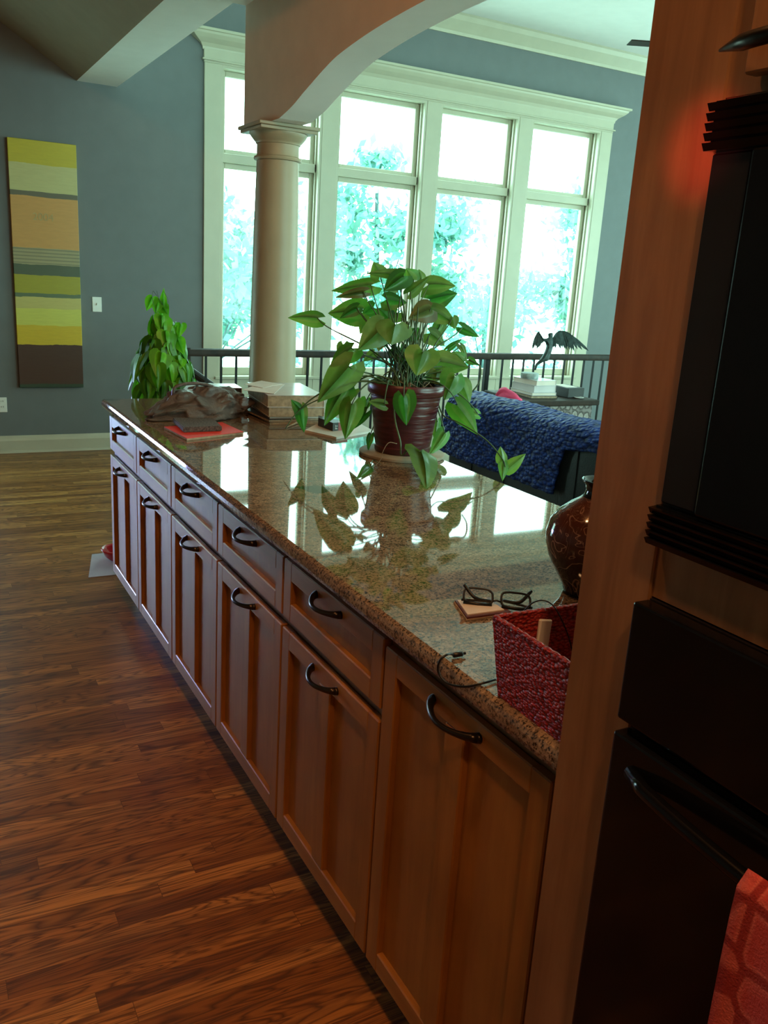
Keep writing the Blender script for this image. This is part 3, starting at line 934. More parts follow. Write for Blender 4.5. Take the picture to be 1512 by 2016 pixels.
class Leaves:
    def __init__(s, kind='arrow'):
        s.b = bmesh.new(); s.l = s.b.loops.layers.color.new('tint'); s.k = kind

    def leaf(s, B, T, width, N, fold=.35, curl=.25, tint=(1, 1, 1), lobe=1.0):
        B, T, N = Vector(B), Vector(T), Vector(N)
        L = (T - B).length; a = (T - B).normalized(); n = (N - a * N.dot(a)).normalized(); c = a.cross(n)
        f = [-.30 * lobe, -.20 * lobe, 0, .16, .32, .48, .64, .80, .92, 1.0]
        e = [.20, .42, .50, .50, .46, .385, .28, .165, .07, 0]
        if s.k == 'heart':
            f = [-.16, -.14, -.02, .14, .30, .46, .62, .78, .90, 1.0]; e = [.14, .36, .49, .52, .48, .41, .30, .17, .07, 0]
        ce = [0, .0, .08, .2, .35, .5, .65, .8, .92, 1.0]
        wob = R.uniform(0, 6)

        def P(ss, lat, sg):
            z = -fold * abs(lat) * width * .9 + curl * L * (-(ss - .35) ** 2) + .02 * L * math.sin(9 * ss + wob + sg * 2) * abs(lat) * 2
            return B + a * (ss * L) + c * (lat * sg * width) + n * z
        cv = [s.b.verts.new(P(x, 0, 1)) for x in ce]
        for sg in (-1, 1):
            mv = [s.b.verts.new(P(.5 * (x + y), .5 * w_, sg)) for x, y, w_ in zip(ce, f, e)]
            ev = [s.b.verts.new(P(y, w_, sg)) for y, w_ in zip(f, e)]
            for i in range(9):
                for A, Bq, k_ in ((cv, mv, 1.12), (mv, ev, .92)):
                    try:
                        fc_ = s.b.faces.new((A[i], A[i + 1], Bq[i + 1], Bq[i]))
                        for lp in fc_.loops: lp[s.l] = (*[t * k_ for t in tint], 1)
                    except ValueError: pass

    def build(s, name, mat, parent):
        me = bpy.data.meshes.new(name); bmesh.ops.remove_doubles(s.b, verts=s.b.verts, dist=1e-6)
        if s.k == 'arrow':
            for v in s.b.verts:
                if v.co.x < .845 and v.co.z < ZC + .003: v.co.z = ZC + .003 + (ZC + .003 - v.co.z) * .15
        s.b.to_mesh(me); s.b.free()
        for p in me.polygons: p.use_smooth = True
        o = bpy.data.objects.new(name, me); COL.objects.link(o); me.materials.append(MAT[mat]); o.parent = parent
        me.transform(Matrix.Translation(-parent.location)); return o


# (base u,v)->(tip u,v), width in pixels, depth offset towards the camera, tint
S = 3.024
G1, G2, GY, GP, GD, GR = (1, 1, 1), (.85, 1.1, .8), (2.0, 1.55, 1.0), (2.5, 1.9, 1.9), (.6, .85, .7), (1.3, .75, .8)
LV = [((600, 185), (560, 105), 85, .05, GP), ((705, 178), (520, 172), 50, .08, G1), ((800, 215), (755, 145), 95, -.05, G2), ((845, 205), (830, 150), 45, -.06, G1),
      ((740, 190), (620, 280), 100, .1, GD), ((780, 285), (892, 195), 60, .08, G1), ((545, 245), (310, 275), 85, .05, G2), ((500, 285), (335, 315), 50, .1, GR),
      ((900, 330), (1062, 290), 120, -.05, GD), ((890, 240), (1047, 245), 90, .0, G1), ((480, 400), (288, 412), 135, .06, G2), ((225, 440), (50, 432), 85, .02, G2),
      ((620, 495), (475, 630), 135, .14, GP), ((690, 480), (665, 600), 165, .16, GP), ((855, 645), (815, 785), 160, .17, GY), ((920, 400), (1060, 478), 90, -.02, G1),
      ((1030, 440), (1045, 505), 55, -.02, G1), ((1090, 498), (1192, 555), 52, -.08, GD), ((900, 530), (990, 600), 100, -.04, G1), ((430, 620), (300, 725), 110, .1, G2),
      ((380, 600), (370, 700), 60, .05, G1), ((415, 730), (225, 945), 145, .14, GY), ((375, 880), (258, 1075), 105, .1, G2), ((430, 960), (390, 1162), 110, .13, G2),
      ((430, 870), (330, 960), 60, .06, G2), ((125, 985), (70, 925), 55, .12, GD), ((125, 985), (145, 1125), 62, .12, GD), ((512, 1010), (425, 1115), 45, .0, GD),
      ((740, 915), (755, 1082), 115, .20, GD), ((625, 955), (530, 935), 60, .19, GY), ((950, 700), (1130, 735), 115, .0, G1), ((1045, 790), (985, 930), 120, .04, G2),
      ((1090, 830), (1135, 950), 85, .0, G1), ((1060, 960), (1183, 1128), 105, .06, G2), ((850, 1228), (893, 1445), 150, .22, (1.6, 1.6, .8)), ((545, 1320), (468, 1392), 50, .15, G2),
      ((985, 1130), (900, 1255), 70, -.05, G2), ((940, 1060), (925, 1170), 50, -.05, G2), ((900, 385), (775, 440), 115, .06, GR), ((650, 440), (590, 380), 90, .02, GD),
      ((640, 330), (760, 350), 95, .04, GD), ((520, 450), (480, 530), 60, .03, (1.2, 1.5, .8)), ((700, 410), (640, 470), 80, .0, G1), ((560, 380), (490, 420), 80, -.05, GD),
      ((560, 650), (500, 700), 45, .0, G1), ((600, 820), (540, 840), 55, .05, GD), ((520, 930), (505, 1000), 55, -.05, G2), ((880, 760), (960, 690), 90, -.06, G1),
      ((780, 560), (830, 500), 75, -.1, GD), ((1010, 620), (1090, 560), 30, -.08, GD), ((1080, 600), (1120, 690), 40, -.05, G1), ((1130, 690), (1185, 720), 40, -.05, GD),
      ((960, 480), (900, 580), 60, -.08, G1), ((720, 620), (770, 730), 100, .0, GD), ((1100, 700), (1040, 640), 80, -.02, G2), ((940, 760), (930, 820), 90, .02, G1),
      ((1330, 1285), (1320, 1203), 62, .15, (1.1, 1.5, .8)), ((1368, 1335), (1470, 1248), 62, .15, (1.3, 1.7, .9)), ((1335, 1310), (1330, 1412), 50, .15, G2),
      ((540, 1140), (525, 1230), 35, -.02, GD), ((700, 250), (640, 215), 90, -.05, G1), ((460, 380), (360, 440), 60, .1, GD), ((610, 560), (590, 640), 60, -.02, GR), ((1180, 1010), (1080, 985), 50, -.0, G2)]
def ppt(u, v, off):
    p = atd(550 + u / S, 480 + v / S, DP - off)
    if p.z < ZC + .012 and p.x < .85: p = at(550 + u / S, 480 + v / S, 'z', ZC + .012)
    return p


lf = Leaves(); stems = MB()
crown = PC + Vector((0, 0, .225))
for i, (b, t, wpx, off, tint) in enumerate(LV):
    B = ppt(b[0], b[1], off); T = ppt(t[0], t[1], off + R.uniform(-.02, .035))
    wm = wpx / S / FPX * (DP - off) * 1.35
    N = (-CF) * 1.0 + Vector((R.uniform(-.45, .45), R.uniform(-.3, .3), R.uniform(-.1, .45)))
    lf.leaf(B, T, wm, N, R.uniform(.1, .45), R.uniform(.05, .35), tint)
    if b[1] > 1150 and b[0] > 1200 or (b[0], b[1]) in ((850, 1228), (545, 1320)): continue
    st_ = crown + Vector((R.uniform(-.06, .06), R.uniform(-.06, .06), 0))
    h = Vector((0, 0, max(.05, (B - st_).length * .45)))
    side = (B - st_); side.z = 0
    if B.z > st_.z + .05: c1 = st_ + h * .9 + side * .12; c2 = B - Vector((0, 0, h.z * .35)) - side * .15
    else: c1 = st_ + Vector((0, 0, .09)) + side * .5; c2 = B + Vector((0, 0, .05)) - side * .1
    stems.tube(bez(st_, c1, c2, B, 12), [.0028] * 9 + [.002] * 4, 6)
# extra upright stalks
for k in range(26):
    a = R.uniform(0, 2 * PI); rr = R.uniform(.01, .07); p = crown + Vector((rr * math.cos(a), rr * math.sin(a), 0))
    q_ = p + Vector((R.uniform(-.05, .09), R.uniform(-.05, .05), R.uniform(.12, .30)))
    stems.tube(bez(p, p + Vector((0, 0, .1)), q_ - Vector((0, 0, .06)), q_, 8), .0022, 5)
# trailing vines
v1 = [ppt(u, v, o_) for u, v, o_ in ((930, 900, .0), (975, 1020, .05), (1060, 1060, .08), (1180, 1130, .12), (1260, 1195, .14), (1330, 1285, .15), (1345, 1330, .15))]
stems.tube(catmull(v1, 5), .0024, 6)
v2 = [ppt(u, v, o_) for u, v, o_ in ((680, 940, .15), (690, 1060, .19), (720, 1180, .20), (725, 1260, .20), (770, 1225, .21), (815, 1240, .22), (850, 1230, .22))]
stems.tube(catmull(v2, 5), .003, 6)
v4 = [ppt(u, v, o_) for u, v, o_ in ((545, 1320, .15), (560, 1290, .16), (600, 1310, .17))]
stems.tube(catmull(v4, 4), .002, 6)
v5 = [ppt(u, v, o_) for u, v, o_ in ((440, 860, .1), (300, 900, .12), (125, 985, .12), (35, 1100, .12))]
stems.tube(catmull(v5, 4), .002, 6)
v6 = [ppt(u, v, o_) for u, v, o_ in ((1130, 690, -.05), (1195, 730, -.05), (1190, 820, -.05), (1150, 880, -.05))]
stems.tube(catmull(v6, 4), .003, 6)
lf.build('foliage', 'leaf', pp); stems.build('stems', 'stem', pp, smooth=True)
rt = MB()
for k in range(30):
    a = R.uniform(0, 2 * PI); rr = R.uniform(.02, .085); p = crown + Vector((rr * math.cos(a), rr * math.sin(a), -.006))
    rt.tube(bez(p, p + Vector((R.uniform(-.03, .03), R.uniform(-.03, .03), .06)), p + Vector((R.uniform(-.05, .05), R.uniform(-.05, .05), .05)), p + Vector((R.uniform(-.07, .07), R.uniform(-.07, .07), .004 + R.uniform(0, .02))), 7), .0016, 5)
v3 = [ppt(u, v, o_) for u, v, o_ in ((700, 1190, .20), (650, 1185, .21), (615, 1240, .21), (600, 1290, .22), (560, 1330, .20))]
rt.tube(catmull(v3, 5), .0012, 5)
rt.tube([crown + Vector((-.03, -.05, 0)), atd(550 + 710 / S, 480 + 710 / S, DP - .05)], [.004, .0025], 6)
rt.build('dry_roots', 'root', pp, smooth=True)

# -- vase
VC = Vector((.424, -2.668, ZC))
vprof = [(.001, .001), (.054, .001), (.057, .004), (.062, .02), (.078, .045), (.0945, .075), (.1035, .105), (.105, .125), (.099, .150), (.083, .173), (.062, .190), (.045, .201), (.038, .208), (.035, .218), (.037, .228), (.043, .236), (.0455, .240), (.042, .2405), (.034, .230), (.031, .218), (.034, .205), (.06, .187), (.08, .165), (.085, .12), (.06, .03), (.001, .02)]
vo = MB().lathe(vprof, tuple(VC), 64, cap=False).build('vase', 'vase', smooth=True, loc=tuple(VC))
tag(vo, 'round glossy brown vase with etched looping lines and a black neck', 'vase')

# -- notepad, glasses
np0 = [at(*p_, 'z', ZC) for p_ in ((893, 1187), (918, 1223), (1008, 1211), (962, 1181))]
nc = sum(np0, Vector()) / 4
note = empty('notepad', tuple(nc), 'small notepad in a brown cover with a cream sheet, under the eyeglasses', 'notepad')


def shrink(q, s_, dx=0): return [((p.x - nc.x) * s_ + nc.x + dx, (p.y - nc.y) * s_ + nc.y) for p in q]


MB().prism(shrink(np0, 1.0), 'z', ZC + .0004, ZC + .003).build('backing', 'tanpages', note)
MB().prism(shrink(np0, .96), 'z', ZC + .003, ZC + .007).build('cover', simple('maroon_cover', (.12, .03, .03), .5), note)
MB().prism(shrink(np0, .80, -.004), 'z', ZC + .007, ZC + .0095).build('sheets', 'paper', note)

gl = empty('eyeglasses', tuple(at(980, 1190, 'z', ZC + .01)), 'black-framed eyeglasses lying upside down on the notepad', 'glasses')
# frame front stands on its top edge; hinge corners at the pads
gA = at(908, 1186, 'z', ZC + .012); gB = at(1048, 1203, 'z', ZC + .006)
gx = (gB - gA); GL = gx.length; gx.normalize(); back = Vector((gx.y, -gx.x, 0))
if back.dot(CF) < 0: back = -back
tilt = (Vector((0, 0, 1)) * .72 + back * .70).normalized()


def gp(s_, t, b=0): return gA + gx * (s_ * GL) + tilt * t + back * b


fr_ = MB(); ln = MB()
for c_ in (.235, .765):
    pts = []
    for k in range(29):
        a = 2 * PI * k / 28
        ca, sa_ = math.cos(a), math.sin(a)
        ex = abs(ca) ** .55 * (1 if ca > 0 else -1); ez = abs(sa_) ** .62 * (1 if sa_ > 0 else -1)
        pts.append(gp(c_ + .205 * ex, .0175 + .0165 * ez * (1 - .0 * ca)))
    fr_.tube(pts, .0024, 6, cap=False)
    vs = [ln.b.verts.new(p) for p in pts[:-1]]; ln.b.faces.new(vs)
fr_.tube([gp(0.03, .002), gp(.235, .0005), gp(.43, .002)], .0036, 6)
fr_.tube([gp(0.57, .002), gp(.765, .0005), gp(.97, .002)], .0036, 6)
fr_.tube([gp(.43, .010), gp(.5, .013), gp(.57, .010)], .002, 6)
fr_.build('frame', 'rubber', gl, smooth=True); ln.build('lenses', 'lens', gl)
for s0, dirx in ((0.0, 1), (1.0, -1)):
    P0 = gp(s0, .006); P1 = gp(s0 + dirx * .04, .004, .004)
    far = (gp(.30, 0.004, .018) if s0 == 0 else gp(.70, .004, .018))
    tip = at(914, 1151, 'z', ZC + .040) if s0 == 0 else at(1046, 1164, 'z', ZC + .034)
    mid_ = at(936, 1177, 'z', ZC + .02) if s0 == 0 else at(1022, 1186, 'z', ZC + .018)
    root_ = at(968, 1184, 'z', ZC + .012) if s0 == 0 else at(990, 1182, 'z', ZC + .012)
    MB().tube(catmull([P0, root_, mid_, tip], 6), [.0026] * 8 + [.0036] * 11, 6).build('temple', 'rubber', gl, smooth=True)

# -- basket
bk = empty('woven_basket', (.06, -3.05, ZC), 'red woven rectangular basket standing at the counter corner by the oven cabinet', 'basket')
bb = [(-.030, -2.975), (-.030, -3.135), (.185, -3.135), (.185, -2.985)]; tp = [(-.040, -2.955), (-.040, -3.142), (.200, -3.142), (.200, -2.965)]
hB = .124


def ringpt(q, t):
    k = t * 4 % 4; i = int(k); f = k - i; a, b = q[i], q[(i + 1) % 4]; return (a[0] * (1 - f) + b[0] * f, a[1] * (1 - f) + b[1] * f)


def ins(q, d):
    cx_ = sum(p[0] for p in q) / 4; cy_ = sum(p[1] for p in q) / 4
    return [(p[0] + d * (1 if cx_ > p[0] else -1), p[1] + d * (1 if cy_ > p[1] else -1)) for p in q]


def bw(bq, tq, z0, z1, rip):
    def f(u, v):
        a = ringpt(bq, u); b = ringpt(tq, u); i = int(u * 4 % 4)
        w_ = rip * math.sin(u * 4 * 26) * math.sin(v * 40)
        nx, ny = [(-1, 0), (0, -1), (1, 0), (0, 1)][i]
        return Vector((a[0] * (1 - v) + b[0] * v + nx * w_, a[1] * (1 - v) + b[1] * v + ny * w_, z0 + (z1 - z0) * v))
    return f


m = MB(); m.grid(200, 26, bw(bb, tp, ZC + .0005, ZC + hB, .0011))
m.grid(60, 4, bw(ins(bb, .006), ins(tp, .006), ZC + .005, ZC + hB, 0))
m.prism([(p[0] + 0, p[1]) for p in ins(bb, .001)], 'z', ZC + .0006, ZC + .006)
m.build('woven_body', 'basket', bk, smooth=True, autos=50)
rim = [ringpt(ins(tp, .003), k / 120) for k in range(121)]
m = MB(); m.tube([(p[0], p[1], ZC + hB + .0003 * math.sin(k * 2.2)) for k, p in enumerate(rim)], [  .0042 + .0005 * math.sin(k * 2.2) for k in range(121)], 8, cap=False); m.build('rim', 'basket', bk, smooth=True)
ad = MB(); ad.box(-.012, .012, -.006, .006, 0, .085, .002, 1, mat=Matrix.Translation((.040, -2.976, ZC + .028)) @ Matrix.Rotation(-.12, 4, 'X') @ Matrix.Rotation(.15, 4, 'Y'))
tag(ad.build('charger_strip', 'white', loc=(.06, -2.985, ZC + .03)), 'white plastic strip leaning inside the red basket', 'charger')
ad = MB(); ad.box(-.012, .012, -.006, .006, 0, .075, .002, 1, mat=Matrix.Translation((.125, -3.02, ZC + .04)) @ Matrix.Rotation(.1, 4, 'Y'))
tag(ad.build('charger_block', 'white', loc=(.125, -3.02, ZC + .04)), 'white charger end in the basket, half hidden by the tower edge', 'charger')

# -- usb cable
c1 = empty('charging_cable', tuple(at(905, 1291, 'z', ZC)), 'thin black charging cable looping off the counter edge from the basket', 'cable')
cab = [(.06, -3.0, ZC + .06), (.02, -2.972, ZC + .128), at(1000, 1215, 'z', ZC + .126)]
cp = [Vector(at(978, 1337, 'z', ZC + .004)), Vector(at(950, 1345, 'z', ZC + .004)), at(915, 1352, 'x', -.052), at(880, 1345, 'x', -.062), at(863, 1322, 'x', -.068), at(866, 1300, 'x', -.066), at(882, 1288, 'x', -.050), at(893, 1289, 'z', ZC + .006)]
MB().tube(catmull(cp, 6), .0020, 8).build('cord', 'rubber', c1, smooth=True)
a = at(892, 1290, 'z', ZC + .006); b = at(910, 1287, 'z', ZC + .006); d_ = (b - a)
MB().tube([a, a + d_ * .05, a + d_ * .9, b], [.002, .0045, .0045, .004], 8).build('plug', 'rubber', c1, smooth=True)
MB().tube([b, b + d_ * .35], .0025, 6).build('plug_tip', 'iron', c1)
a = at(898, 1297, 'z', ZC + .004); b = at(915, 1301, 'z', ZC + .004)
cc = [Vector((.05, -2.99, ZC + .05)), Vector((.045, -2.965, ZC + .10)), at(1030, 1235, 'z', ZC + .13), at(1000, 1211, 'z', ZC + .132), at(975, 1203, 'z', ZC + .02)]
tag(MB().tube(catmull([(.10, -3.0, ZC + .03), (.085, -2.985, ZC + .09), (.064, -2.966, ZC + .1335), (.05, -2.940, ZC + .130), (.045, -2.91, ZC + .09), (.06, -2.86, ZC + .02), (.075, -2.83, ZC + .002)], 6), .0012, 6).build('thin_wire', 'rubber', smooth=True, loc=(.05, -2.95, ZC)), 'thin grey wire rising over the rim of the red basket', 'wire')

# ================================================================== beyond the counter
# pothos on a pole
PX, PY = .33, .42
ph = empty('climbing_pothos', (PX, PY, 0), 'bright green heart-leaved climbing plant standing behind the far counter end', 'plant')
MB().lathe([(.001, .001), (.10, .001), (.12, .02), (.15, .30), (.155, .31), (.145, .31), (.135, .27), (.001, .27)], (PX, PY, 0), 32, cap=False).build('pot', 'darkbook', ph, autos=40)
MB().tube([(PX, PY, .26), (PX, PY, 1.26)], .022, 10).build('moss_pole', 'soil', ph)
hl = Leaves('heart')
for k in range(230):
    z = R.uniform(.50, 1.27); a = R.uniform(0, 2 * PI)
    rr = (.145 if z < 1.05 else .145 - (z - 1.05) * .42) * R.uniform(.72, 1.05) * (1 if z > .8 else .95)
    o_ = Vector((math.cos(a), math.sin(a), 0)); B = Vector((PX, PY, z)) + o_ * rr
    L = R.uniform(.085, .125) * (1 if z < 1.15 else .8)
    T = B + Vector((0, 0, -1)) * L + o_ * L * R.uniform(.0, .30) + Vector((R.uniform(-.25, .25), R.uniform(-.25, .25), 0)) * L
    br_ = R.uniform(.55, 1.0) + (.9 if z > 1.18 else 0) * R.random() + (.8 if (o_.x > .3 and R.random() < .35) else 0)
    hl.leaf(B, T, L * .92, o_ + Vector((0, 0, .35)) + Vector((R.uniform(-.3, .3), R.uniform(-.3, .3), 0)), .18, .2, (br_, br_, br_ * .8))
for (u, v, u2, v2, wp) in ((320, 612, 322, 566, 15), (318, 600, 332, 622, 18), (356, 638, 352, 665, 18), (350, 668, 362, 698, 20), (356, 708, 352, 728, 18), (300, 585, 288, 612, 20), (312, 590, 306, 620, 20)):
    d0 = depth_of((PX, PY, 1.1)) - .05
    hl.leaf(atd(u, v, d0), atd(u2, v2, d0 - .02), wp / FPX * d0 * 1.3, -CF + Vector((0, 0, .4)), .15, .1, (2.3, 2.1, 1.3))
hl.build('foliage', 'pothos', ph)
sm_ = MB()
for k in range(4):
    p = Vector((PX + R.uniform(-.03, .03), PY + R.uniform(-.03, .03), 1.22)); sm_.tube(bez(p, p + Vector((0, 0, .06)), p + Vector((R.uniform(-.05, .05), 0, .10)), p + Vector((R.uniform(-.08, .03), R.uniform(-.03, .03), .16)), 6), .0012, 5)
for k in range(5):
    a = R.uniform(0, 6.28); sm_.tube([(PX + .03 * math.cos(a + q * 1.2), PY + .03 * math.sin(a + q * 1.2), .28 + q * .12) for q in range(9)], .004, 5)
sm_.build('stems', 'stem', ph, smooth=True)

# red bowl on a mat on the floor
bm_ = MB(); bm_.prism([(-.090, .247), (.03, .247), (.06, .247), (.30, .247), (.30, .60), (-.01, .60)], 'z', .0005, .003)
tag(bm_.build('feeding_mat', 'mat', loc=(.1, .4, 0)), 'pale lavender mat on the floor past the end of the cabinets', 'mat')
bwl = MB().lathe([(.001, .004), (.045, .004), (.055, .010), (.075, .03), (.088, .055), (.092, .066), (.089, .067), (.083, .055), (.07, .033), (.05, .016), (.001, .012)], (.107, .47, 0), 40, cap=False).build('pet_bowl', 'redgloss', smooth=True, loc=(.107, .47, 0))
tag(bwl, 'glossy red bowl on the pale mat beside the far cabinet', 'bowl')

# sofa
sf = empty('sofa', (2.5, -.75, 0), 'dark leather sofa seen from behind beyond the counter', 'sofa')
MB().box(2.06, 2.34, -1.95, .44, .10, .835, .06, 4).build('backrest', 'leather', sf, autos=35)
MB().box(2.30, 3.02, -1.80, .28, .12, .42, .03, 3).build('seat', 'leather', sf, autos=35)
for y0, y1 in ((.22, .44), (-1.95, -1.73)): MB().box(2.28, 3.02, y0, y1, .10, .54, .05, 4).build('armrest', 'leather', sf, autos=35)
for y0 in (-.76, .24): MB().box(2.33, 2.405, y0 - .98, y0, .42, .78, .05, 3).build('cushion', 'leather', sf, autos=35)
sm_ = MB()
for y in (.15, -.17, -.75, -1.35): sm_.box(2.054, 2.062, y - .003, y + .003, .12, .76)
sm_.build('seam', 'leather', sf)
for x0, y0 in ((2.1, .38), (2.1, -1.89), (2.95, .38), (2.95, -1.89)): MB().box(x0 - .025, x0 + .025, y0 - .025, y0 + .025, 0, .11).build('leg', 'handrail', sf)
# quilt over it
qp = [(2.035, .505), (2.038, .62), (2.04, .72), (2.044, .79), (2.062, .835), (2.10, .856), (2.16, .863), (2.24, .863), (2.30, .856), (2.345, .83), (2.362, .79), (2.372, .70)]
qp = catmull([(x, z, 0) for x, z in qp], 4)


def qf(u, v):
    k = v * (len(qp) - 1); i = min(int(k), len(qp) - 2); f = k - i; p = qp[i].lerp(qp[i + 1], f)
    yend = -1.45 if v > .33 else -.63 - .06 * v / .25 - max(0, (v - .22)) / .11 * .76
    y = .445 + (yend - .445) * u
    d = .004 * math.sin(y * 60) * math.sin(v * 90) + .006 * math.sin(y * 9 + v * 3)
    n_ = (qp[min(i + 1, len(qp) - 1)] - qp[max(i - 1, 0)]).normalized()
    return Vector((p.x - n_.y * d * 1.0, y + .008 * math.sin(v * 14), p.y + n_.x * d))


qm = MB(); qm.grid(190, 70, qf); qo = qm.build('quilt', 'quilt', smooth=True, loc=(2.2, -.4, .86))
sdf = qo.modifiers.new('s', 'SOLIDIFY'); sdf.thickness = .012; sdf.offset = 1
tag(qo, 'bright blue quilted throw draped over the back of the sofa', 'blanket')
# pink cushion
pk = MB(); bmesh.ops.create_icosphere(pk.b, subdivisions=4, radius=1)
kc = Vector((2.475, .42, .752))
for v in pk.b.verts:
    p = v.co; q_ = Vector((p.x, abs(p.y) ** .5 * (1 if p.y > 0 else -1), abs(p.z) ** .5 * (1 if p.z > 0 else -1)))
    fl_ = .006 * math.sin(14 * p.y + 9 * p.z)
    v.co = kc + Matrix.Rotation(math.radians(16), 3, 'X') @ Vector((q_.x * .045 + fl_, q_.y * .128, q_.z * .128))
tag(pk.build('throw_pillow', 'pink', smooth=True, loc=tuple(kc)), 'bright pink crumpled cushion peeking over the sofa back', 'cushion')

# trunk (side table) with books, box, statue
tk = empty('carved_chest', (3.49, 1.365, 0), 'carved whitewashed chest with a dark lid standing behind the sofa', 'chest')
MB().box(3.20, 3.80, 1.11, 1.63, .04, .655, .004, 1).build('body', 'carved', tk)
MB().box(3.165, 3.835, 1.075, 1.66, .66, .70, .006, 2).build('lid', 'handrail', tk)
for x0, y0 in ((3.21, 1.12), (3.74, 1.12), (3.21, 1.57), (3.74, 1.57)): MB().box(x0, x0 + .05, y0, y0 + .05, 0, .04).build('foot', 'handrail', tk)
ZT = .70
bx, by = 3.40, 1.34
hs = [(.020, .30, .23, 'darkbook', 'tanpages', 'thin dark book at the bottom of the chest stack'), (.022, .29, .22, 'bookwhite', 'paper', 'thin pale book second from the bottom on the chest'), (.050, .27, .21, 'bookwhite', 'bookwhite', 'thick pale lilac book in the middle of the chest stack'), (.038, .26, .20, 'bookwhite', 'paper', 'pale book on top of the chest stack, under the statue plinth')]
z = ZT
for k, (h, L, W, c_, p_, lab) in enumerate(hs):
    book('stacked_book', bx + R.uniform(-.006, .006), by + R.uniform(-.006, .006), z + .0003, L, W, h, .06 * (k - 1.5), c_, p_, lab, group='books on the carved chest'); z += h + .0005
ZB = z
bxs = empty('black_box', (3.70, 1.36, ZT), 'flat black box with a pale sheet on top beside the chest books', 'box')
MB().box(3.62, 3.78, 1.20, 1.42, ZT + .0005, ZT + .075, .003, 1).build('box_body', 'darkbook', bxs)
MB().box(3.63, 3.74, 1.24, 1.41, ZT + .0752, ZT + .078).build('sheet', 'paper', bxs)
P = at(1139, 784, 'z', ZT)
tag(MB().lathe([(.001, .001), (.025, .001), (.038, .006), (.040, .009), (.036, .008), (.001, .005)], (min(P.x, 3.79), P.y, ZT), 24, cap=False).build('saucer', 'white', smooth=True, loc=(min(P.x, 3.79), P.y, ZT)), 'small white saucer at the right corner of the chest lid', 'saucer')

# statue: winged figure on a round plinth
DS = depth_of((bx, by, ZB + .1))
spx = lambda u, v, o_=0: atd(u, v, DS - o_)
pc_ = spx(1043, 737); pc_.z = ZB
stt = empty('winged_statue', (pc_.x, pc_.y, ZB + .0005), 'dark bronze winged figure leaping from a plinth on the chest books', 'statue')
MB().lathe([(.001, .0008), (.066, .0008), (.068, .005), (.068, .038), (.064, .042), (.001, .042)], (pc_.x, pc_.y, ZB), 32, cap=False).build('plinth', 'greywash', stt, autos=40)
sk = bpy.data.meshes.new('figure')
jt = {'pel': (1078, 697, 0, .021), 'waist': (1083, 684, 0, .016), 'chest': (1084, 672, 0, .022), 'neck': (1084, 664, 0, .009), 'head': (1084, 659, 0, .014), 'crown': (1083, 655, 0, .011),
      'k1': (1070, 707, .01, .013), 'a1': (1056, 718, .0, .007), 'f1': (1053, 729, 0, .006), 'k2': (1077, 709, -.01, .011), 'a2': (1074, 708, -.05, .006),
      's1': (1075, 670, .02, .010), 'e1': (1066, 668, .03, .008), 'h1': (1064, 660, .03, .005), 's2': (1088, 670, -.02, .009), 'e2': (1091, 676, -.04, .007)}
ks = list(jt); ed = [('pel', 'waist'), ('waist', 'chest'), ('chest', 'neck'), ('neck', 'head'), ('head', 'crown'), ('pel', 'k1'), ('k1', 'a1'), ('a1', 'f1'), ('pel', 'k2'), ('k2', 'a2'), ('chest', 's1'), ('s1', 'e1'), ('e1', 'h1'), ('chest', 's2'), ('s2', 'e2')]
base_ = stt.location
sk.from_pydata([tuple(spx(jt[k][0], jt[k][1], jt[k][2]) - base_) for k in ks], [(ks.index(a), ks.index(b)) for a, b in ed], [])
so = bpy.data.objects.new('figure', sk); COL.objects.link(so); so.parent = stt; sk.materials.append(MAT['statue'])
sm2 = so.modifiers.new('skin', 'SKIN')
for i, k in enumerate(ks): sk.skin_vertices[0].data[i].radius = (jt[k][3] * 1.7, jt[k][3] * 1.45); sk.skin_vertices[0].data[i].use_root = (k == 'pel')
so.modifiers.new('sub', 'SUBSURF').levels = 2; so.modifiers['sub'].render_levels = 2
p_ = spx(1053, 731)


def wing(pts_top, tips, off, name):
    m = MB(); n = len(tips)
    tp_ = catmull([spx(*p, off) for p in pts_top], 6)
    for i, (u, v) in enumerate(tips):
        t = i / (n - 1); B = tp_[min(len(tp_) - 1, int(t * (len(tp_) - 1)))]
        T = spx(u, v, off + .01 * math.sin(i)); a = (T - B).normalized(); n_ = (-CF - a * (-CF).dot(a)).normalized(); c = a.cross(n_)
        L = (T - B).length; wd = .011
        off3 = n_ * (.0012 * (i % 3))
        out = [B - c * wd * .6, B + a * L * .3 - c * wd, B + a * L * .75 - c * wd * .9, T, B + a * L * .75 + c * wd * .9, B + a * L * .3 + c * wd, B + c * wd * .6]
        v0 = [m.b.verts.new(p + off3 - n_ * .0012) for p in out]; v1 = [m.b.verts.new(p + off3 + n_ * .0012) for p in out]
        m.b.faces.new(v0); m.b.faces.new(v1[::-1])
        for k in range(7): m.b.faces.new((v0[k], v0[(k + 1) % 7], v1[(k + 1) % 7], v1[k]))
    m.tube(tp_, [.007] * (len(tp_) // 2) + [.004] * (len(tp_) - len(tp_) // 2), 6)
    m.build(name, 'statue', stt)


wing([(1088, 668), (1096, 656), (1106, 652), (1118, 655), (1128, 663)], [(1090, 684), (1094, 686), (1098, 680), (1104, 688), (1108, 686), (1113, 688), (1117, 690), (1122, 689), (1126, 690), (1131, 692), (1137, 688), (1146, 689), (1159, 691)], -.01, 'wing')
wing([(1070, 670), (1064, 660), (1060, 654), (1056, 660)], [(1062, 676), (1060, 684), (1057, 688), (1054, 684), (1051, 682), (1048, 688)], .04, 'wing')
MB().tube([spx(1064, 664, .04), spx(1061, 650, .04)], [.004, .002], 6).build('raised_wing_tip', 'statue', stt)

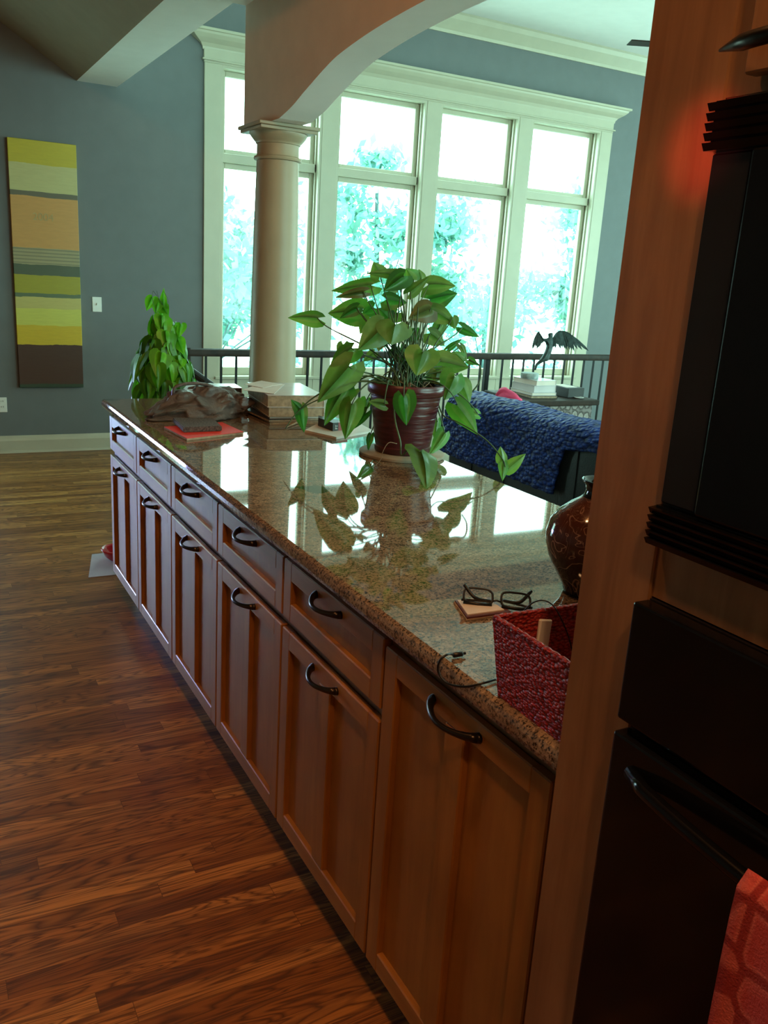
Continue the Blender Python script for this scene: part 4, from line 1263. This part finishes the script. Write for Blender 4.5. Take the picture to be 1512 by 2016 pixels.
# ================================================================== outside
struct(MB().box(-12, 25, YW + .2, 34, -2.8, -2.62).build('ground', 'ground'))


def tree(x, y, h, r, nleaf, label, seed, cz=.62, clusters=17):
    rr = random.Random(seed)
    e = empty('tree', (x, y, -2.62), label, 'tree', 'garden trees outside the windows')
    m = MB(); m.tube([(x, y, -2.62), (x + .1, y, -2.62 + h * .3), (x - .05, y + .1, -2.62 + h * .85)], [.12, .09, .03], 10)
    cl = []
    for k in range(clusters):
        a = rr.uniform(0, 2 * PI); zz = rr.uniform(-1, 1); q = math.sqrt(1 - zz * zz); s_ = rr.uniform(.35, 1)
        c = Vector((x + r * q * math.cos(a) * s_, y + r * q * math.sin(a) * s_, -2.62 + h * cz + h * .38 * zz * s_)); cl.append((c, rr.uniform(.28, .62)))
        m.tube([(x, y, min(c.z - .3, -2.62 + h * .5)), c], [.018, .006], 6)
    m.build('trunk', 'trunkbark', e)
    L = bmesh.new(); ly = L.loops.layers.color.new('tint')
    for k in range(nleaf):
        c, s_ = cl[rr.randrange(len(cl))]
        p = c + Vector((rr.gauss(0, 1), rr.gauss(0, 1), rr.gauss(0, .75))) * s_ * .55
        n_ = Vector((rr.gauss(0, 1), rr.gauss(0, 1), rr.gauss(0, 1) + .4)).normalized(); a = n_.orthogonal().normalized(); a = Matrix.Rotation(rr.uniform(0, 6.28), 3, n_) @ a; b = n_.cross(a)
        l = rr.uniform(.05, .12)
        f = L.faces.new([L.verts.new(p + a * l), L.verts.new(p + b * l * .5), L.verts.new(p - a * l), L.verts.new(p - b * l * .5)])
        t = rr.uniform(.7, 1.3)
        for lp in f.loops: lp[ly] = (t, t, t, 1)
    me = bpy.data.meshes.new('foliage'); L.to_mesh(me); L.free(); o = bpy.data.objects.new('foliage', me); COL.objects.link(o); me.materials.append(MAT['tree']); o.parent = e
    me.transform(Matrix.Translation(-e.location))


tree(3.3, 9.0, 5.4, 1.6, 5022, 'leafy tree seen through the leftmost window pane', 1)
tree(6.3, 9.5, 6.4, 1.7, 5691, 'leafy tree rising highest in the second window', 2)
tree(9.0, 10.0, 4.6, 1.8, 4017, 'low leafy tree showing in the third window', 3, cz=.55)
tree(11.6, 9.0, 7.4, 1.7, 6696, 'tall dense tree filling the rightmost window', 4, cz=.66)

# ================================================================== light
wd = bpy.data.worlds.new('World'); sc.world = wd; wd.use_nodes = True
nt = wd.node_tree; bgn = nt.nodes['Background']
bgn.inputs['Color'].default_value = (.60, 1.0, .92, 1); bgn.inputs['Strength'].default_value = 10.0


def area(name, loc, rot, sx, sy, power, col, portal=False, spread=None):
    l = bpy.data.lights.new(name, 'AREA'); l.shape = 'RECTANGLE'; l.size = sx; l.size_y = sy; l.energy = power; l.color = col
    if portal: l.cycles.is_portal = True
    if spread: l.spread = spread
    o = bpy.data.objects.new(name, l); COL.objects.link(o); o.location = loc; o.rotation_euler = rot; return o


area('window_portal', ((OX[0][0] + OX[3][1]) / 2, YW + .17, (Z0 + Z1) / 2), (-PI / 2, 0, 0), 3.95, 2.45, 1, (1, 1, 1), True)
area('side_window_portal', (XR + .12, -.6, 1.85), (0, PI / 2, 0), 2.5, 5.8, 1, (1, 1, 1), True)
area('front_window_portal', (4.9, YB - .12, 1.65), (PI / 2, 0, 0), 5.4, 2.7, 1, (1, 1, 1), True)
dl = area('door_sheen_lamp', (-1.325, YW + .02, .50), (-PI / 2, 0, 0), .75, .8, 3.6, (.42, .44, 1.0), spread=.38)  # violet area lamp added at the unseen door for the sheen on far cabinets
dl.rotation_euler = (Vector((-.02, -.15, .38)) - dl.location).to_track_quat('-Z', 'Y').to_euler()


def bulb(name, loc, power, col, rad=.05, spot=None, target=None, blend=.6):
    l = bpy.data.lights.new(name, 'SPOT' if spot else 'POINT'); l.energy = power; l.color = col; l.shadow_soft_size = rad
    o = bpy.data.objects.new(name, l); COL.objects.link(o); o.location = loc
    if spot:
        l.spot_size = spot; l.spot_blend = blend
        o.rotation_euler = (Vector(target) - Vector(loc)).to_track_quat('-Z', 'Y').to_euler()
    return o


WARM = (1.0, .50, .20)
bulb('recessed_lamp', (-.80, -4.5, 3.2), 78, WARM, .07)
bulb('recessed_lamp', (-.70, -2.5, 3.2), 44, WARM, .07)
bulb('red_glow_spot', (-.40, -3.31, 1.66), 5.0, (1, .10, .07), .012, .36, (XT, -3.245, 1.668), 1.0)  # red spot added for the glow on the tower, no fixture behind it

vs = sc.view_settings
vs.view_transform = 'Standard'; vs.look = 'None'; vs.exposure = 0; vs.gamma = 1; vs.use_curve_mapping = False
sc.cycles.max_bounces = 10; sc.cycles.diffuse_bounces = 5; sc.cycles.transparent_max_bounces = 16
sc.cycles.sample_clamp_indirect = 8
